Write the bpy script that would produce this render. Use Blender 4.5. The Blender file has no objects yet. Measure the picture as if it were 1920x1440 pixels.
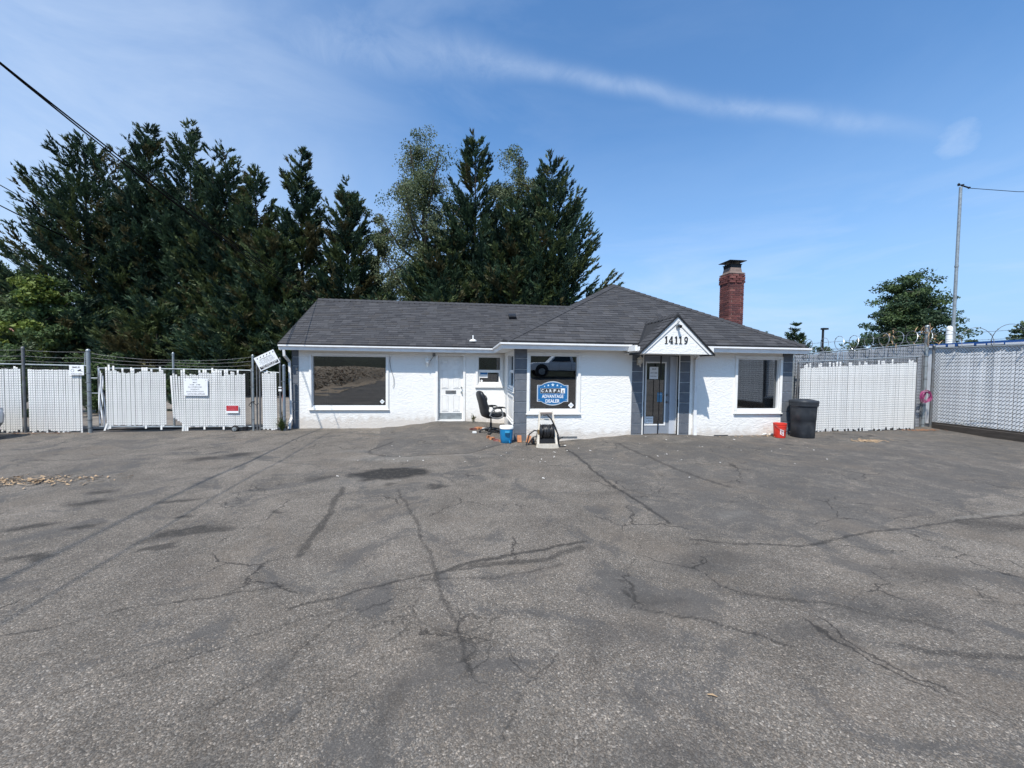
import bpy, math, random
import numpy as np
from mathutils import Vector, Matrix

random.seed(7)
RNG = np.random.default_rng(7)
scene = bpy.context.scene
COL = scene.collection
R = math.radians

# ------------------------------------------------------------------ camera
CAM = Vector((0.0, 0.0, 1.65))
YAW, PITCH, ROLL = R(6.73), R(2.12), R(0.67)
fh = Vector((math.sin(YAW), math.cos(YAW), 0)); rt = Vector((math.cos(YAW), -math.sin(YAW), 0)); zz = Vector((0, 0, 1))
fw = fh * math.cos(PITCH) - zz * math.sin(PITCH)
up = fh * math.sin(PITCH) + zz * math.cos(PITCH)
cx = rt * math.cos(ROLL) + up * math.sin(ROLL)
cy = up * math.cos(ROLL) - rt * math.sin(ROLL)
cd = bpy.data.cameras.new('camera'); cam = bpy.data.objects.new('camera', cd); COL.objects.link(cam)
cd.sensor_width = 36; cd.lens = 740 / 1920 * 36; cd.clip_start = 0.05; cd.clip_end = 3000
M = Matrix((cx, cy, -fw)).transposed().to_4x4(); M.translation = CAM
cam.matrix_world = M
scene.camera = cam

# ------------------------------------------------------------------ sun, sky, exposure
SUN_EL, SUN_AZ = R(57), R(29)          # light travels towards +x, +y
Ldir = Vector((math.sin(SUN_AZ) * math.cos(SUN_EL), math.cos(SUN_AZ) * math.cos(SUN_EL), -math.sin(SUN_EL)))
sd = bpy.data.lights.new('sun', 'SUN'); sd.energy = 5.0; sd.angle = R(0.53); sd.color = (1.0, 0.945, 0.86)
sun = bpy.data.objects.new('sun', sd); COL.objects.link(sun)
sun.rotation_euler = Ldir.to_track_quat('-Z', 'Y').to_euler(); sun.location = (0, -20, 60)
scene.view_settings.view_transform = 'Standard'
scene.view_settings.look = 'None'
scene.view_settings.exposure = 0.2
scene.view_settings.gamma = 1
scene.view_settings.use_curve_mapping = False

world = bpy.data.worlds.new('World'); scene.world = world; world.use_nodes = True
wn = world.node_tree.nodes; wl = world.node_tree.links; wn.clear()

def N(tree, typ, **kw):
    n = tree.nodes.new(typ)
    for k, v in kw.items(): setattr(n, k, v)
    return n

def mathn(t, op, a, b=None, c=None, clamp=False):
    n = t.nodes.new('ShaderNodeMath'); n.operation = op; n.use_clamp = clamp
    for i, x in enumerate((a, b, c)):
        if x is None: continue
        if isinstance(x, (int, float)): n.inputs[i].default_value = x
        else: t.links.new(x, n.inputs[i])
    return n.outputs[0]

def mixc(t, fac, a, b, mode='MIX'):
    n = t.nodes.new('ShaderNodeMix'); n.data_type = 'RGBA'; n.blend_type = mode
    for i, x in ((0, fac), (6, a), (7, b)):
        if isinstance(x, (int, float)): n.inputs[i].default_value = x
        elif isinstance(x, (tuple, list)): n.inputs[i].default_value = tuple(x) + ((1,) if len(x) == 3 else ())
        else: t.links.new(x, n.inputs[i])
    return n.outputs[2]

def ramp(t, fac, stops, interp='LINEAR'):
    n = t.nodes.new('ShaderNodeValToRGB'); n.color_ramp.interpolation = interp
    els = n.color_ramp.elements
    while len(els) < len(stops): els.new(0.5)
    for e, (p, c) in zip(els, stops):
        e.position = p; e.color = (c, c, c, 1) if isinstance(c, (int, float)) else tuple(c) + (1,)
    t.links.new(fac, n.inputs[0])
    return n.outputs[0]

def build_sky():
    t = world.node_tree
    sky = N(t, 'ShaderNodeTexSky', sky_type='NISHITA'); sky.sun_disc = False
    sky.sun_elevation = SUN_EL; sky.sun_rotation = math.pi + SUN_AZ
    sky.altitude = 100; sky.air_density = 1.0; sky.dust_density = 1.2; sky.ozone_density = 2.0
    tc = N(t, 'ShaderNodeTexCoord')
    d = tc.outputs['Generated']
    def dot(vec):
        n = N(t, 'ShaderNodeVectorMath', operation='DOT_PRODUCT'); t.links.new(d, n.inputs[0]); n.inputs[1].default_value = vec
        return n.outputs['Value']
    def noise(scale, detail, vec=None, rough=.6, dist=0):
        n = N(t, 'ShaderNodeTexNoise'); n.inputs['Scale'].default_value = scale; n.inputs['Detail'].default_value = detail
        n.inputs['Roughness'].default_value = rough; n.inputs['Distortion'].default_value = dist
        t.links.new(vec if vec is not None else d, n.inputs['Vector']); return n.outputs['Fac']
    def stretched(sc, rot):
        m = N(t, 'ShaderNodeMapping'); m.inputs['Scale'].default_value = sc; m.inputs['Rotation'].default_value = rot
        t.links.new(d, m.inputs['Vector']); return m.outputs[0]
    # a long thin streak of cirrus: a band round a great circle
    A = Vector(SKY_A).normalized(); B = Vector(SKY_B).normalized()
    nrm = A.cross(B).normalized(); mid = (A + B).normalized(); tan = nrm.cross(mid).normalized()
    if tan.dot(B) < 0: tan = -tan
    wob = mathn(t, 'MULTIPLY', mathn(t, 'SUBTRACT', noise(3, 3), .5), .06)
    across = mathn(t, 'ADD', dot(nrm), wob)
    along = dot(tan)
    width = mathn(t, 'ADD', .015, mathn(t, 'MULTIPLY', mathn(t, 'MAXIMUM', mathn(t, 'MULTIPLY', along, -1), 0), .12))
    band = mathn(t, 'POWER', 2.718, mathn(t, 'MULTIPLY', -1, mathn(t, 'POWER', mathn(t, 'DIVIDE', mathn(t, 'ABSOLUTE', across), width), 2)))
    ends = mathn(t, 'MULTIPLY', ramp(t, mathn(t, 'ADD', mathn(t, 'MULTIPLY', along, .5), .5), [(0.02, 0), (0.2, 1), (.74, 1), (.83, 0)]), 1)
    facing = mathn(t, 'GREATER_THAN', dot(mid), 0)
    tex = ramp(t, noise(9, 7, stretched((1, 1, 1), (0, 0, 0)), .65, .6), [(.3, .25), (.7, 1)])
    band = mathn(t, 'MULTIPLY', mathn(t, 'MULTIPLY', mathn(t, 'MULTIPLY', band, ends), facing), mathn(t, 'MULTIPLY', tex, .36))
    # thin high cloud, thicker to the left of the place
    veil = ramp(t, noise(1.7, 6, stretched((1, 1, 2.6), (0.2, 0.25, 0)), .6, .8), [(.42, 0), (.75, 1)])
    leftm = ramp(t, mathn(t, 'ADD', mathn(t, 'MULTIPLY', dot((-0.86, .5, 0.05)), .5), .5), [(.62, .12), (.96, 1)])
    left2 = ramp(t, mathn(t, 'ADD', mathn(t, 'MULTIPLY', dot((-0.86, .5, 0.05)), .5), .5), [(.74, 0), (.97, .70)])
    veil = mathn(t, 'MULTIPLY', mathn(t, 'MULTIPLY', veil, leftm), .6)
    low = ramp(t, noise(3.2, 6, stretched((1, 1, 5), (0.05, .1, 0)), .6, .5), [(.45, 0), (.8, 1)])
    sep = N(t, 'ShaderNodeSeparateXYZ'); t.links.new(d, sep.inputs[0])
    lowm = ramp(t, sep.outputs[2], [(0, .6), (.2, .4), (.4, 0)])
    low = mathn(t, 'MULTIPLY', low, lowm)
    # one small puff
    pv = Vector(SKY_P).normalized()
    puff = ramp(t, mathn(t, 'MULTIPLY_ADD', mathn(t, 'ADD', mathn(t, 'SUBTRACT', dot(pv), .9995), mathn(t, 'MULTIPLY', mathn(t, 'SUBTRACT', noise(26, 6, stretched((1, 1, 1.6), (0, 0, 0))), .55), .0011)), 1350, .05), [(.1, 0), (1, .36)])
    fac = mathn(t, 'MAXIMUM', mathn(t, 'MAXIMUM', band, mathn(t, 'MAXIMUM', veil, low)), mathn(t, 'MAXIMUM', puff, mathn(t, 'MULTIPLY', left2, ramp(t, noise(2.4, 6, stretched((1, 1, 2.2), (0.1, .2, 0)), .6, .7), [(.3, .35), (.65, 1)]))), clamp=True)
    tint = mixc(t, 1.0, sky.outputs[0], (0.60, 1.07, 1.42), 'MULTIPLY')
    hz = ramp(t, sep.outputs[2], [(0, .95), (.10, .80), (.28, .40), (.5, .12), (.8, .04)])
    tint = mixc(t, hz, tint, (3.1, 4.6, 6.8))
    c = mixc(t, fac, tint, (4.7, 5.6, 7.0))
    bg = N(t, 'ShaderNodeBackground'); bg.inputs['Strength'].default_value = 0.13
    t.links.new(c, bg.inputs['Color'])
    out = N(t, 'ShaderNodeOutputWorld'); t.links.new(bg.outputs[0], out.inputs['Surface'])
SKY_A = (-0.4564, 0.6999, 0.5493); SKY_B = (0.7121, 0.5798, 0.3960); SKY_P = (0.7559, 0.5434, 0.3653)
build_sky()

# ------------------------------------------------------------------ helpers
def link(o): COL.objects.link(o); return o

def tag(o, label=None, cat=None, group=None, kind=None):
    if label: o['label'] = label
    if cat: o['category'] = cat
    if group: o['group'] = group
    if kind: o['kind'] = kind
    return o

def thing(name, label, cat, loc=(0, 0, 0), rz=0, group=None):
    o = link(bpy.data.objects.new(name, None)); o.location = loc; o.rotation_euler = (0, 0, rz); o.empty_display_size = .2
    return tag(o, label, cat, group)

def rootloc(p):
    while p.parent: p = p.parent
    return np.array(p.location)

class MB:
    def __init__(s): s.v = []; s.f = []; s.m = []; s.mi = 0
    def add(s, vs, fs, mi=None):
        b = len(s.v); s.v += [tuple(map(float, p)) for p in vs]
        s.f += [tuple(i + b for i in f) for f in fs]; s.m += [s.mi if mi is None else mi] * len(fs); return s
    def box(s, x0, x1, y0, y1, z0, z1, mi=None):
        v = [(x0, y0, z0), (x1, y0, z0), (x1, y1, z0), (x0, y1, z0), (x0, y0, z1), (x1, y0, z1), (x1, y1, z1), (x0, y1, z1)]
        return s.add(v, [(0, 3, 2, 1), (4, 5, 6, 7), (0, 1, 5, 4), (1, 2, 6, 5), (2, 3, 7, 6), (3, 0, 4, 7)], mi)
    def cbox(s, x0, x1, y0, y1, z0, z1, c=.008, mi=None):
        """box with its front (-y) edges chamfered"""
        v = [(x0, y1, z0), (x1, y1, z0), (x1, y1, z1), (x0, y1, z1), (x0, y0 + c, z0), (x1, y0 + c, z0), (x1, y0 + c, z1), (x0, y0 + c, z1),
             (x0 + c, y0, z0 + c), (x1 - c, y0, z0 + c), (x1 - c, y0, z1 - c), (x0 + c, y0, z1 - c)]
        return s.add(v, [(0, 3, 2, 1)[::1], (8, 9, 10, 11), (4, 5, 9, 8), (5, 6, 10, 9), (6, 7, 11, 10), (7, 4, 8, 11), (0, 1, 5, 4), (1, 2, 6, 5), (2, 3, 7, 6), (3, 0, 4, 7)], mi)
    def obox(s, c, ax, ay, az, mi=None):
        c, ax, ay, az = map(np.array, (c, ax, ay, az))
        v = [c + i * ax + j * ay + k * az for k in (-1, 1) for j in (-1, 1) for i in (-1, 1)]
        return s.add(v, [(0, 2, 3, 1), (4, 5, 7, 6), (0, 1, 5, 4), (1, 3, 7, 5), (3, 2, 6, 7), (2, 0, 4, 6)], mi)
    def loft(s, rings, cap=True, closed=True, mi=None):
        n = len(rings[0]); v = [p for r in rings for p in r]; f = []
        for i in range(len(rings) - 1):
            for j in range(n if closed else n - 1):
                k = (j + 1) % n
                f.append((i * n + j, i * n + k, (i + 1) * n + k, (i + 1) * n + j))
        if cap: f.append(tuple(range(n))[::-1]); f.append(tuple(range((len(rings) - 1) * n, len(rings) * n)))
        return s.add(v, f, mi)
    def tube(s, pts, r, n=6, cap=True, closed=False, mi=None):
        pts = [np.array(p, float) for p in pts]; rings = []; m = len(pts)
        prev = None
        for i, p in enumerate(pts):
            a = pts[i - 1] if (i > 0 or closed) else p
            b = pts[(i + 1) % m] if (i < m - 1 or closed) else p
            t = b - a; t = t / (np.linalg.norm(t) + 1e-12)
            if prev is None:
                h = np.array((0, 0, 1.)) if abs(t[2]) < .9 else np.array((1., 0, 0))
                x = np.cross(t, h)
            else: x = prev - t * (prev @ t)
            x /= np.linalg.norm(x) + 1e-12; y = np.cross(t, x); prev = x
            rr = r[i] if isinstance(r, (list, tuple)) else r
            rings.append([p + rr * (math.cos(2 * math.pi * k / n) * x + math.sin(2 * math.pi * k / n) * y) for k in range(n)])
        if closed: rings.append(rings[0]); cap = False
        return s.loft(rings, cap, mi=mi)
    def lathe(s, prof, c=(0, 0, 0), n=28, cap=True, sq=2.0, mi=None, sx=1, sy=1):
        rings = []
        for r, z in prof:
            ring = []
            for k in range(n):
                a = 2 * math.pi * k / n; ca, sa = math.cos(a), math.sin(a)
                q = (abs(ca) ** sq + abs(sa) ** sq) ** (-1 / sq)
                ring.append((c[0] + r * q * ca * sx, c[1] + r * q * sa * sy, c[2] + z))
            rings.append(ring)
        return s.loft(rings, cap, mi=mi)
    def prism(s, poly, d, mi=None):
        poly = [np.array(p, float) for p in poly]; d = np.array(d, float); n = len(poly)
        v = poly + [p + d for p in poly]
        f = [tuple(range(n)), tuple(range(2 * n - 1, n - 1, -1))] + [(i, i + n, (i + 1) % n + n, (i + 1) % n) for i in range(n)]
        return s.add(v, f, mi)
    def quad(s, a, b, c, d, mi=None): return s.add([a, b, c, d], [(0, 1, 2, 3)], mi)
    def build(s, name, mats, parent=None, world=True, smooth=None, label=None, cat=None, group=None, kind=None, loc=None):
        me = bpy.data.meshes.new(name)
        v = np.array(s.v, float).reshape(-1, 3)
        if parent is not None and world: v = v - rootloc(parent)
        if loc is not None: v = v - np.array(loc)
        me.from_pydata([tuple(p) for p in v], [], s.f)
        if not isinstance(mats, (list, tuple)): mats = [mats]
        for m in mats: me.materials.append(m)
        if len(mats) > 1: me.polygons.foreach_set('material_index', s.m)
        if smooth is not None:
            me.polygons.foreach_set('use_smooth', [True] * len(me.polygons)); me.set_sharp_from_angle(angle=R(smooth))
        me.update()
        o = link(bpy.data.objects.new(name, me))
        if parent is not None: o.parent = parent
        if loc is not None: o.location = loc
        return tag(o, label, cat, group, kind)

def raw_mesh(name, V, F, mats, midx=None, parent=None, smooth=False):
    """V (n,3), F (m,k): numpy to mesh, fast"""
    V = np.asarray(V, np.float32); F = np.asarray(F, np.int32)
    if parent is not None: V = V - rootloc(parent).astype(np.float32)
    me = bpy.data.meshes.new(name); k = F.shape[1]
    me.vertices.add(len(V)); me.vertices.foreach_set('co', V.ravel())
    me.loops.add(F.size); me.loops.foreach_set('vertex_index', F.ravel())
    me.polygons.add(len(F)); me.polygons.foreach_set('loop_start', np.arange(0, F.size, k, dtype=np.int32))
    try: me.polygons.foreach_set('loop_total', np.full(len(F), k, np.int32))
    except Exception: pass
    for m in (mats if isinstance(mats, (list, tuple)) else [mats]): me.materials.append(m)
    if midx is not None: me.polygons.foreach_set('material_index', np.asarray(midx, np.int32))
    if smooth: me.polygons.foreach_set('use_smooth', np.ones(len(F), bool))
    me.update(calc_edges=True)
    o = link(bpy.data.objects.new(name, me))
    if parent is not None: o.parent = parent
    return o

def text_geo(txt, bold=0.0, depth=.0006):
    cu = bpy.data.curves.new('txt', 'FONT'); cu.body = txt; cu.align_x = 'LEFT'; cu.offset = bold; cu.extrude = 0; cu.resolution_u = 3; cu.fill_mode = 'FRONT'
    ob = bpy.data.objects.new('txt', cu); COL.objects.link(ob)
    dg = bpy.context.evaluated_depsgraph_get()
    me = bpy.data.meshes.new_from_object(ob.evaluated_get(dg))
    v = np.array([tuple(p.co) for p in me.vertices]).reshape(-1, 3); f = [tuple(p.vertices) for p in me.polygons]
    bpy.data.objects.remove(ob); bpy.data.curves.remove(cu); bpy.data.meshes.remove(me)
    return v, f

def put_text(mb, txt, c, w, h, ex=(1, 0, 0), ey=(0, 0, 1), bold=0.0, mi=None):
    """text fitted into a w x h box centred on c; flat print"""
    v, f = text_geo(txt, bold)
    if len(v) == 0: return
    lo, hi = v.min(0), v.max(0); s = (hi - lo); s[s < 1e-6] = 1
    q = (v - (lo + hi) / 2)
    c, ex, ey = np.array(c), np.array(ex), np.array(ey)
    mb.add([c + ex * (p[0] / s[0] * w) + ey * (p[1] / s[1] * h) for p in q], f, mi)

# ------------------------------------------------------------------ materials
def mk(name, col, rough=.6, metal=0, var=.12, vs=5, bump=0, bs=60, rnd=0, spec=.4, stretch=(1, 1, 1), dirt=None):
    m = bpy.data.materials.new(name); m.use_nodes = True; t = m.node_tree
    b = t.nodes['Principled BSDF']; b.inputs['Roughness'].default_value = rough; b.inputs['Metallic'].default_value = metal
    b.inputs['Specular IOR Level'].default_value = spec
    tc = N(t, 'ShaderNodeTexCoord'); mp = N(t, 'ShaderNodeMapping'); mp.inputs['Scale'].default_value = stretch
    t.links.new(tc.outputs['Object'], mp.inputs[0])
    n = N(t, 'ShaderNodeTexNoise'); n.inputs['Scale'].default_value = vs; n.inputs['Detail'].default_value = 6; n.inputs['Roughness'].default_value = .65
    t.links.new(mp.outputs[0], n.inputs['Vector'])
    f = ramp(t, n.outputs['Fac'], [(.3, 1 - var), (.7, 1 + var)])
    c = mixc(t, 1, tuple(col), f, 'MULTIPLY')
    if rnd:
        oi = N(t, 'ShaderNodeObjectInfo')
        c = mixc(t, 1, c, ramp(t, oi.outputs['Random'], [(0, 1 - rnd), (1, 1 + rnd)]), 'MULTIPLY')
    if dirt:
        dcol, dfac, dscale = dirt
        n2 = N(t, 'ShaderNodeTexNoise'); n2.inputs['Scale'].default_value = dscale; n2.inputs['Detail'].default_value = 8
        t.links.new(tc.outputs['Object'], n2.inputs['Vector'])
        c = mixc(t, mathn(t, 'MULTIPLY', ramp(t, n2.outputs['Fac'], [(.5, 0), (.75, 1)]), dfac), c, dcol)
    t.links.new(c, b.inputs['Base Color'])
    if bump:
        n3 = N(t, 'ShaderNodeTexNoise'); n3.inputs['Scale'].default_value = bs; n3.inputs['Detail'].default_value = 4
        t.links.new(mp.outputs[0], n3.inputs['Vector'])
        bn = N(t, 'ShaderNodeBump'); bn.inputs['Strength'].default_value = bump; bn.inputs['Distance'].default_value = .01
        t.links.new(n3.outputs['Fac'], bn.inputs['Height']); t.links.new(bn.outputs[0], b.inputs['Normal'])
    return m

def mk_stucco():
    m = bpy.data.materials.new('white_stucco'); m.use_nodes = True; t = m.node_tree; b = t.nodes['Principled BSDF']
    b.inputs['Roughness'].default_value = .85; b.inputs['Specular IOR Level'].default_value = .25
    tc = N(t, 'ShaderNodeTexCoord'); geo = N(t, 'ShaderNodeNewGeometry')
    P = geo.outputs['Position']
    def noise(s, d, dist=0, sc=(1, 1, 1)):
        mp = N(t, 'ShaderNodeMapping'); mp.inputs['Scale'].default_value = sc; t.links.new(P, mp.inputs[0])
        n = N(t, 'ShaderNodeTexNoise'); n.inputs['Scale'].default_value = s; n.inputs['Detail'].default_value = d; n.inputs['Distortion'].default_value = dist
        t.links.new(mp.outputs[0], n.inputs['Vector']); return n.outputs['Fac']
    c = mixc(t, ramp(t, noise(1.2, 5), [(.35, 0), (.7, 1)]), (.82, .81, .785), (.78, .77, .74))
    # dirt splashed up from the ground
    sp = N(t, 'ShaderNodeSeparateXYZ'); t.links.new(P, sp.inputs[0])
    low = mathn(t, 'ADD', sp.outputs[2], mathn(t, 'MULTIPLY', mathn(t, 'SUBTRACT', noise(6, 6), .5), .5))
    c = mixc(t, ramp(t, low, [(0, .7), (.14, .22), (.45, 0)]), c, (.52, .46, .40))
    c = mixc(t, mathn(t, 'MULTIPLY', ramp(t, noise(9, 7), [(.66, 0), (.8, 1)]), .18), c, (.5, .48, .45))
    t.links.new(c, b.inputs['Base Color'])
    h = mathn(t, 'ADD', mathn(t, 'MULTIPLY', noise(7, 3, 1.6, (.8, .8, 1.5)), 1.0), mathn(t, 'MULTIPLY', noise(28, 4, .8, (.8, .8, 1.6)), .5))
    h = mathn(t, 'ADD', h, mathn(t, 'MULTIPLY', noise(130, 2), .10))
    bn = N(t, 'ShaderNodeBump'); bn.inputs['Strength'].default_value = .4; bn.inputs['Distance'].default_value = .034
    t.links.new(h, bn.inputs['Height']); t.links.new(bn.outputs[0], b.inputs['Normal'])
    return m

def mk_glass():
    m = bpy.data.materials.new('window_glass'); m.use_nodes = True; t = m.node_tree; t.nodes.clear()
    tr = N(t, 'ShaderNodeBsdfTransparent'); tr.inputs[0].default_value = (.42, .45, .47, 1)
    gl = N(t, 'ShaderNodeBsdfGlossy'); gl.inputs['Roughness'].default_value = .0; gl.inputs[0].default_value = (.95, .97, 1, 1)
    tc = N(t, 'ShaderNodeTexCoord'); no = N(t, 'ShaderNodeTexNoise'); no.inputs['Scale'].default_value = 1.3
    t.links.new(tc.outputs['Object'], no.inputs['Vector'])
    bn = N(t, 'ShaderNodeBump'); bn.inputs['Strength'].default_value = .03; bn.inputs['Distance'].default_value = .02
    t.links.new(no.outputs['Fac'], bn.inputs['Height']); t.links.new(bn.outputs[0], gl.inputs['Normal'])
    mx = N(t, 'ShaderNodeMixShader'); mx.inputs[0].default_value = .2
    t.links.new(tr.outputs[0], mx.inputs[1]); t.links.new(gl.outputs[0], mx.inputs[2])
    o = N(t, 'ShaderNodeOutputMaterial'); t.links.new(mx.outputs[0], o.inputs[0]); return m

def mk_leaf(name, col, var=.3):
    m = bpy.data.materials.new(name); m.use_nodes = True; t = m.node_tree; b = t.nodes['Principled BSDF']
    geo = N(t, 'ShaderNodeNewGeometry'); n = N(t, 'ShaderNodeTexNoise'); n.inputs['Scale'].default_value = 1.1; n.inputs['Detail'].default_value = 5
    t.links.new(geo.outputs['Position'], n.inputs['Vector'])
    c = mixc(t, 1, tuple(col), ramp(t, n.outputs['Fac'], [(.3, 1 - var), (.7, 1 + var)]), 'MULTIPLY')
    t.links.new(c, b.inputs['Base Color']); b.inputs['Roughness'].default_value = .6; b.inputs['Specular IOR Level'].default_value = .25
    tl = N(t, 'ShaderNodeBsdfTranslucent'); t.links.new(c, tl.inputs[0])
    mx = N(t, 'ShaderNodeMixShader'); mx.inputs[0].default_value = .25
    t.links.new(b.outputs[0], mx.inputs[1]); t.links.new(tl.outputs[0], mx.inputs[2]); t.links.new(mx.outputs[0], t.nodes['Material Output'].inputs[0])
    return m

def mk_asphalt():
    m = bpy.data.materials.new('worn_asphalt'); m.use_nodes = True; t = m.node_tree; b = t.nodes['Principled BSDF']
    geo = N(t, 'ShaderNodeNewGeometry'); P = geo.outputs['Position']
    def noise(s, d=5, dist=0, r=.6, vec=None):
        n = N(t, 'ShaderNodeTexNoise'); n.inputs['Scale'].default_value = s; n.inputs['Detail'].default_value = d; n.inputs['Roughness'].default_value = r
        n.inputs['Distortion'].default_value = dist; t.links.new(vec if vec is not None else P, n.inputs['Vector']); return n
    def vor(s, feat, vec=None, rnd=1):
        n = N(t, 'ShaderNodeTexVoronoi', feature=feat); n.inputs['Scale'].default_value = s; n.inputs['Randomness'].default_value = rnd
        t.links.new(vec if vec is not None else P, n.inputs['Vector']); return n
    def attr(nm):
        a = N(t, 'ShaderNodeAttribute', attribute_name=nm); return a.outputs['Fac']
    stain, dust, seal, crack = attr('stain'), attr('dust'), attr('seal'), attr('crack')
    # stones in the binder, two sizes
    v1 = vor(112, 'F1'); v2 = vor(210, 'F1')
    sep1 = N(t, 'ShaderNodeSeparateColor'); t.links.new(v1.outputs['Color'], sep1.inputs[0])
    sep2 = N(t, 'ShaderNodeSeparateColor'); t.links.new(v2.outputs['Color'], sep2.inputs[0])
    s1 = ramp(t, sep1.outputs[0], [(0, .060), (.45, .098), (.74, .160), (.94, .23), (1, .46)])
    s2 = ramp(t, sep2.outputs[0], [(0, .065), (.5, .108), (.85, .19), (1, .34)])
    g = mixc(t, .45, s1, s2)
    hue = mixc(t, sep1.outputs[1], (1.20, 1.0, .80), (1.10, 1.0, .88))
    c = mixc(t, 1, g, hue, 'MULTIPLY')
    # broad wear
    w1 = noise(.45, 6, .4).outputs['Fac']; w2 = noise(2.1, 6, .3).outputs['Fac']; w3 = noise(9, 5).outputs['Fac']
    c = mixc(t, 1, c, ramp(t, w1, [(.3, .74), (.7, 1.14)]), 'MULTIPLY')
    c = mixc(t, 1, c, ramp(t, w2, [(.32, .80), (.68, 1.12)]), 'MULTIPLY')
    c = mixc(t, 1, c, ramp(t, w3, [(.3, .93), (.7, 1.06)]), 'MULTIPLY')
    # smooth dark patches where fines and oil fill the texture
    blot = ramp(t, mathn(t, 'ADD', noise(1.0, 7, 1.1, .66).outputs['Fac'], mathn(t, 'MULTIPLY', mathn(t, 'SUBTRACT', sep1.outputs[2], .5), .09)), [(.545, 0), (.585, 1)])
    smooth_col = mixc(t, w3, (.052, .049, .047), (.088, .083, .078))
    sealf = mathn(t, 'MULTIPLY', seal, ramp(t, mathn(t, 'ADD', noise(2.6, 7, .7, .68).outputs['Fac'], mathn(t, 'MULTIPLY', mathn(t, 'SUBTRACT', sep1.outputs[2], .5), .12)), [(.40, .15), (.52, 1)]))
    sf = mathn(t, 'MAXIMUM', mathn(t, 'MULTIPLY', blot, .72), mathn(t, 'MULTIPLY', sealf, .78), clamp=True)
    c = mixc(t, sf, c, smooth_col)
    # brown dusty places
    br = ramp(t, noise(.8, 6, .6).outputs['Fac'], [(.52, 0), (.72, 1)])
    c = mixc(t, mathn(t, 'MULTIPLY', br, .42), c, (.15, .120, .092))
    dn = mathn(t, 'MULTIPLY', dust, ramp(t, noise(7, 7, .4, .7).outputs['Fac'], [(.35, .2), (.6, 1)]))
    c = mixc(t, mathn(t, 'MULTIPLY', dn, .75), c, (.24, .225, .20))
    sn = mathn(t, 'MULTIPLY', stain, ramp(t, mathn(t, 'ADD', noise(11, 7, .5, .72).outputs['Fac'], mathn(t, 'MULTIPLY', mathn(t, 'SUBTRACT', sep1.outputs[2], .5), .14)), [(.30, .3), (.45, 1)]), clamp=True)
    c = mixc(t, mathn(t, 'MULTIPLY', sn, .93), c, (.017, .016, .015))
    # fine crazing plus the long cracks
    wv = noise(2.2, 5).outputs['Color']
    add = N(t, 'ShaderNodeVectorMath', operation='MULTIPLY_ADD'); t.links.new(wv, add.inputs[0]); add.inputs[1].default_value = (.55, .55, 0); t.links.new(P, add.inputs[2])
    wv2 = noise(14, 4).outputs['Color']
    add2 = N(t, 'ShaderNodeVectorMath', operation='MULTIPLY_ADD'); t.links.new(wv2, add2.inputs[0]); add2.inputs[1].default_value = (.07, .07, 0); t.links.new(add.outputs[0], add2.inputs[2])
    e1 = vor(.95, 'DISTANCE_TO_EDGE', add2.outputs[0]).outputs['Distance']; e2 = vor(3.1, 'DISTANCE_TO_EDGE', add2.outputs[0]).outputs['Distance']
    k1 = mathn(t, 'MULTIPLY', ramp(t, e1, [(0.0, 1), (.0045, .7), (.010, 0)]), ramp(t, noise(.7, 3).outputs['Fac'], [(.52, 0), (.575, 1)]))
    k2 = mathn(t, 'MULTIPLY', ramp(t, e2, [(0.0, 1), (.014, .6), (.034, 0)]), ramp(t, mathn(t, 'ADD', noise(.55, 4, .5).outputs['Fac'], mathn(t, 'MULTIPLY', crack, .09)), [(.565, 0), (.64, 1)]))
    k = mathn(t, 'MAXIMUM', k1, mathn(t, 'MULTIPLY', k2, .9))
    c = mixc(t, mathn(t, 'MULTIPLY', k, .80), c, (.022, .020, .018))
    # away from the yard: plain bare ground
    t.links.new(c, b.inputs['Base Color']); b.inputs['Roughness'].default_value = .93; b.inputs['Specular IOR Level'].default_value = .3
    hh = mathn(t, 'SUBTRACT', mathn(t, 'MULTIPLY', mathn(t, 'SUBTRACT', 1.0, v1.outputs['Distance']), mathn(t, 'SUBTRACT', 1.0, mathn(t, 'MULTIPLY', sf, .7))), mathn(t, 'MULTIPLY', k, 1.5))
    bn = N(t, 'ShaderNodeBump'); bn.inputs['Strength'].default_value = .55; bn.inputs['Distance'].default_value = .006
    t.links.new(hh, bn.inputs['Height']); t.links.new(bn.outputs[0], b.inputs['Normal'])
    return m

STUCCO = mk_stucco(); GLASS = mk_glass(); ASPHALT = mk_asphalt()
TRIM = mk('white_paint', (.80, .79, .765), .5, var=.04, vs=3, bump=.06, bs=25, dirt=((.45, .42, .38), .2, 7))
GUTTER = mk('white_gutter', (.78, .78, .78), .45, var=.05, vs=2, dirt=((.4, .38, .36), .25, 5))
VINYL = mk('white_vinyl', (.80, .80, .79), .4, var=.03, vs=4)
QUOIN = mk('grey_block_paint', (.115, .128, .150), .7, var=.12, vs=8, bump=.25, bs=70, rnd=.1, dirt=((.2, .2, .2), .35, 9))
SLAT = mk('white_plastic_slat', (.80, .79, .76), .45, var=.05, vs=4, rnd=.035, dirt=((.42, .36, .29), .35, 3))
SLATG = mk('grey_plastic_slat', (.26, .275, .30), .5, var=.12, vs=4, rnd=.10)
SLATR = mk('white_weathered_slat', (.77, .78, .79), .5, var=.10, vs=3, rnd=.08, dirt=((.42, .40, .37), .4, 4))
GALV = mk('galvanised_steel', (.33, .36, .37), .45, .55, var=.2, vs=9, dirt=((.17, .16, .15), .5, 6))
GALVD = mk('dull_galvanised_steel', (.16, .165, .17), .55, .4, var=.25, vs=9, dirt=((.14, .10, .07), .5, 8))
WIRE = mk('fence_wire', (.09, .092, .092), .55, .4, var=.2, vs=20)
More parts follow.
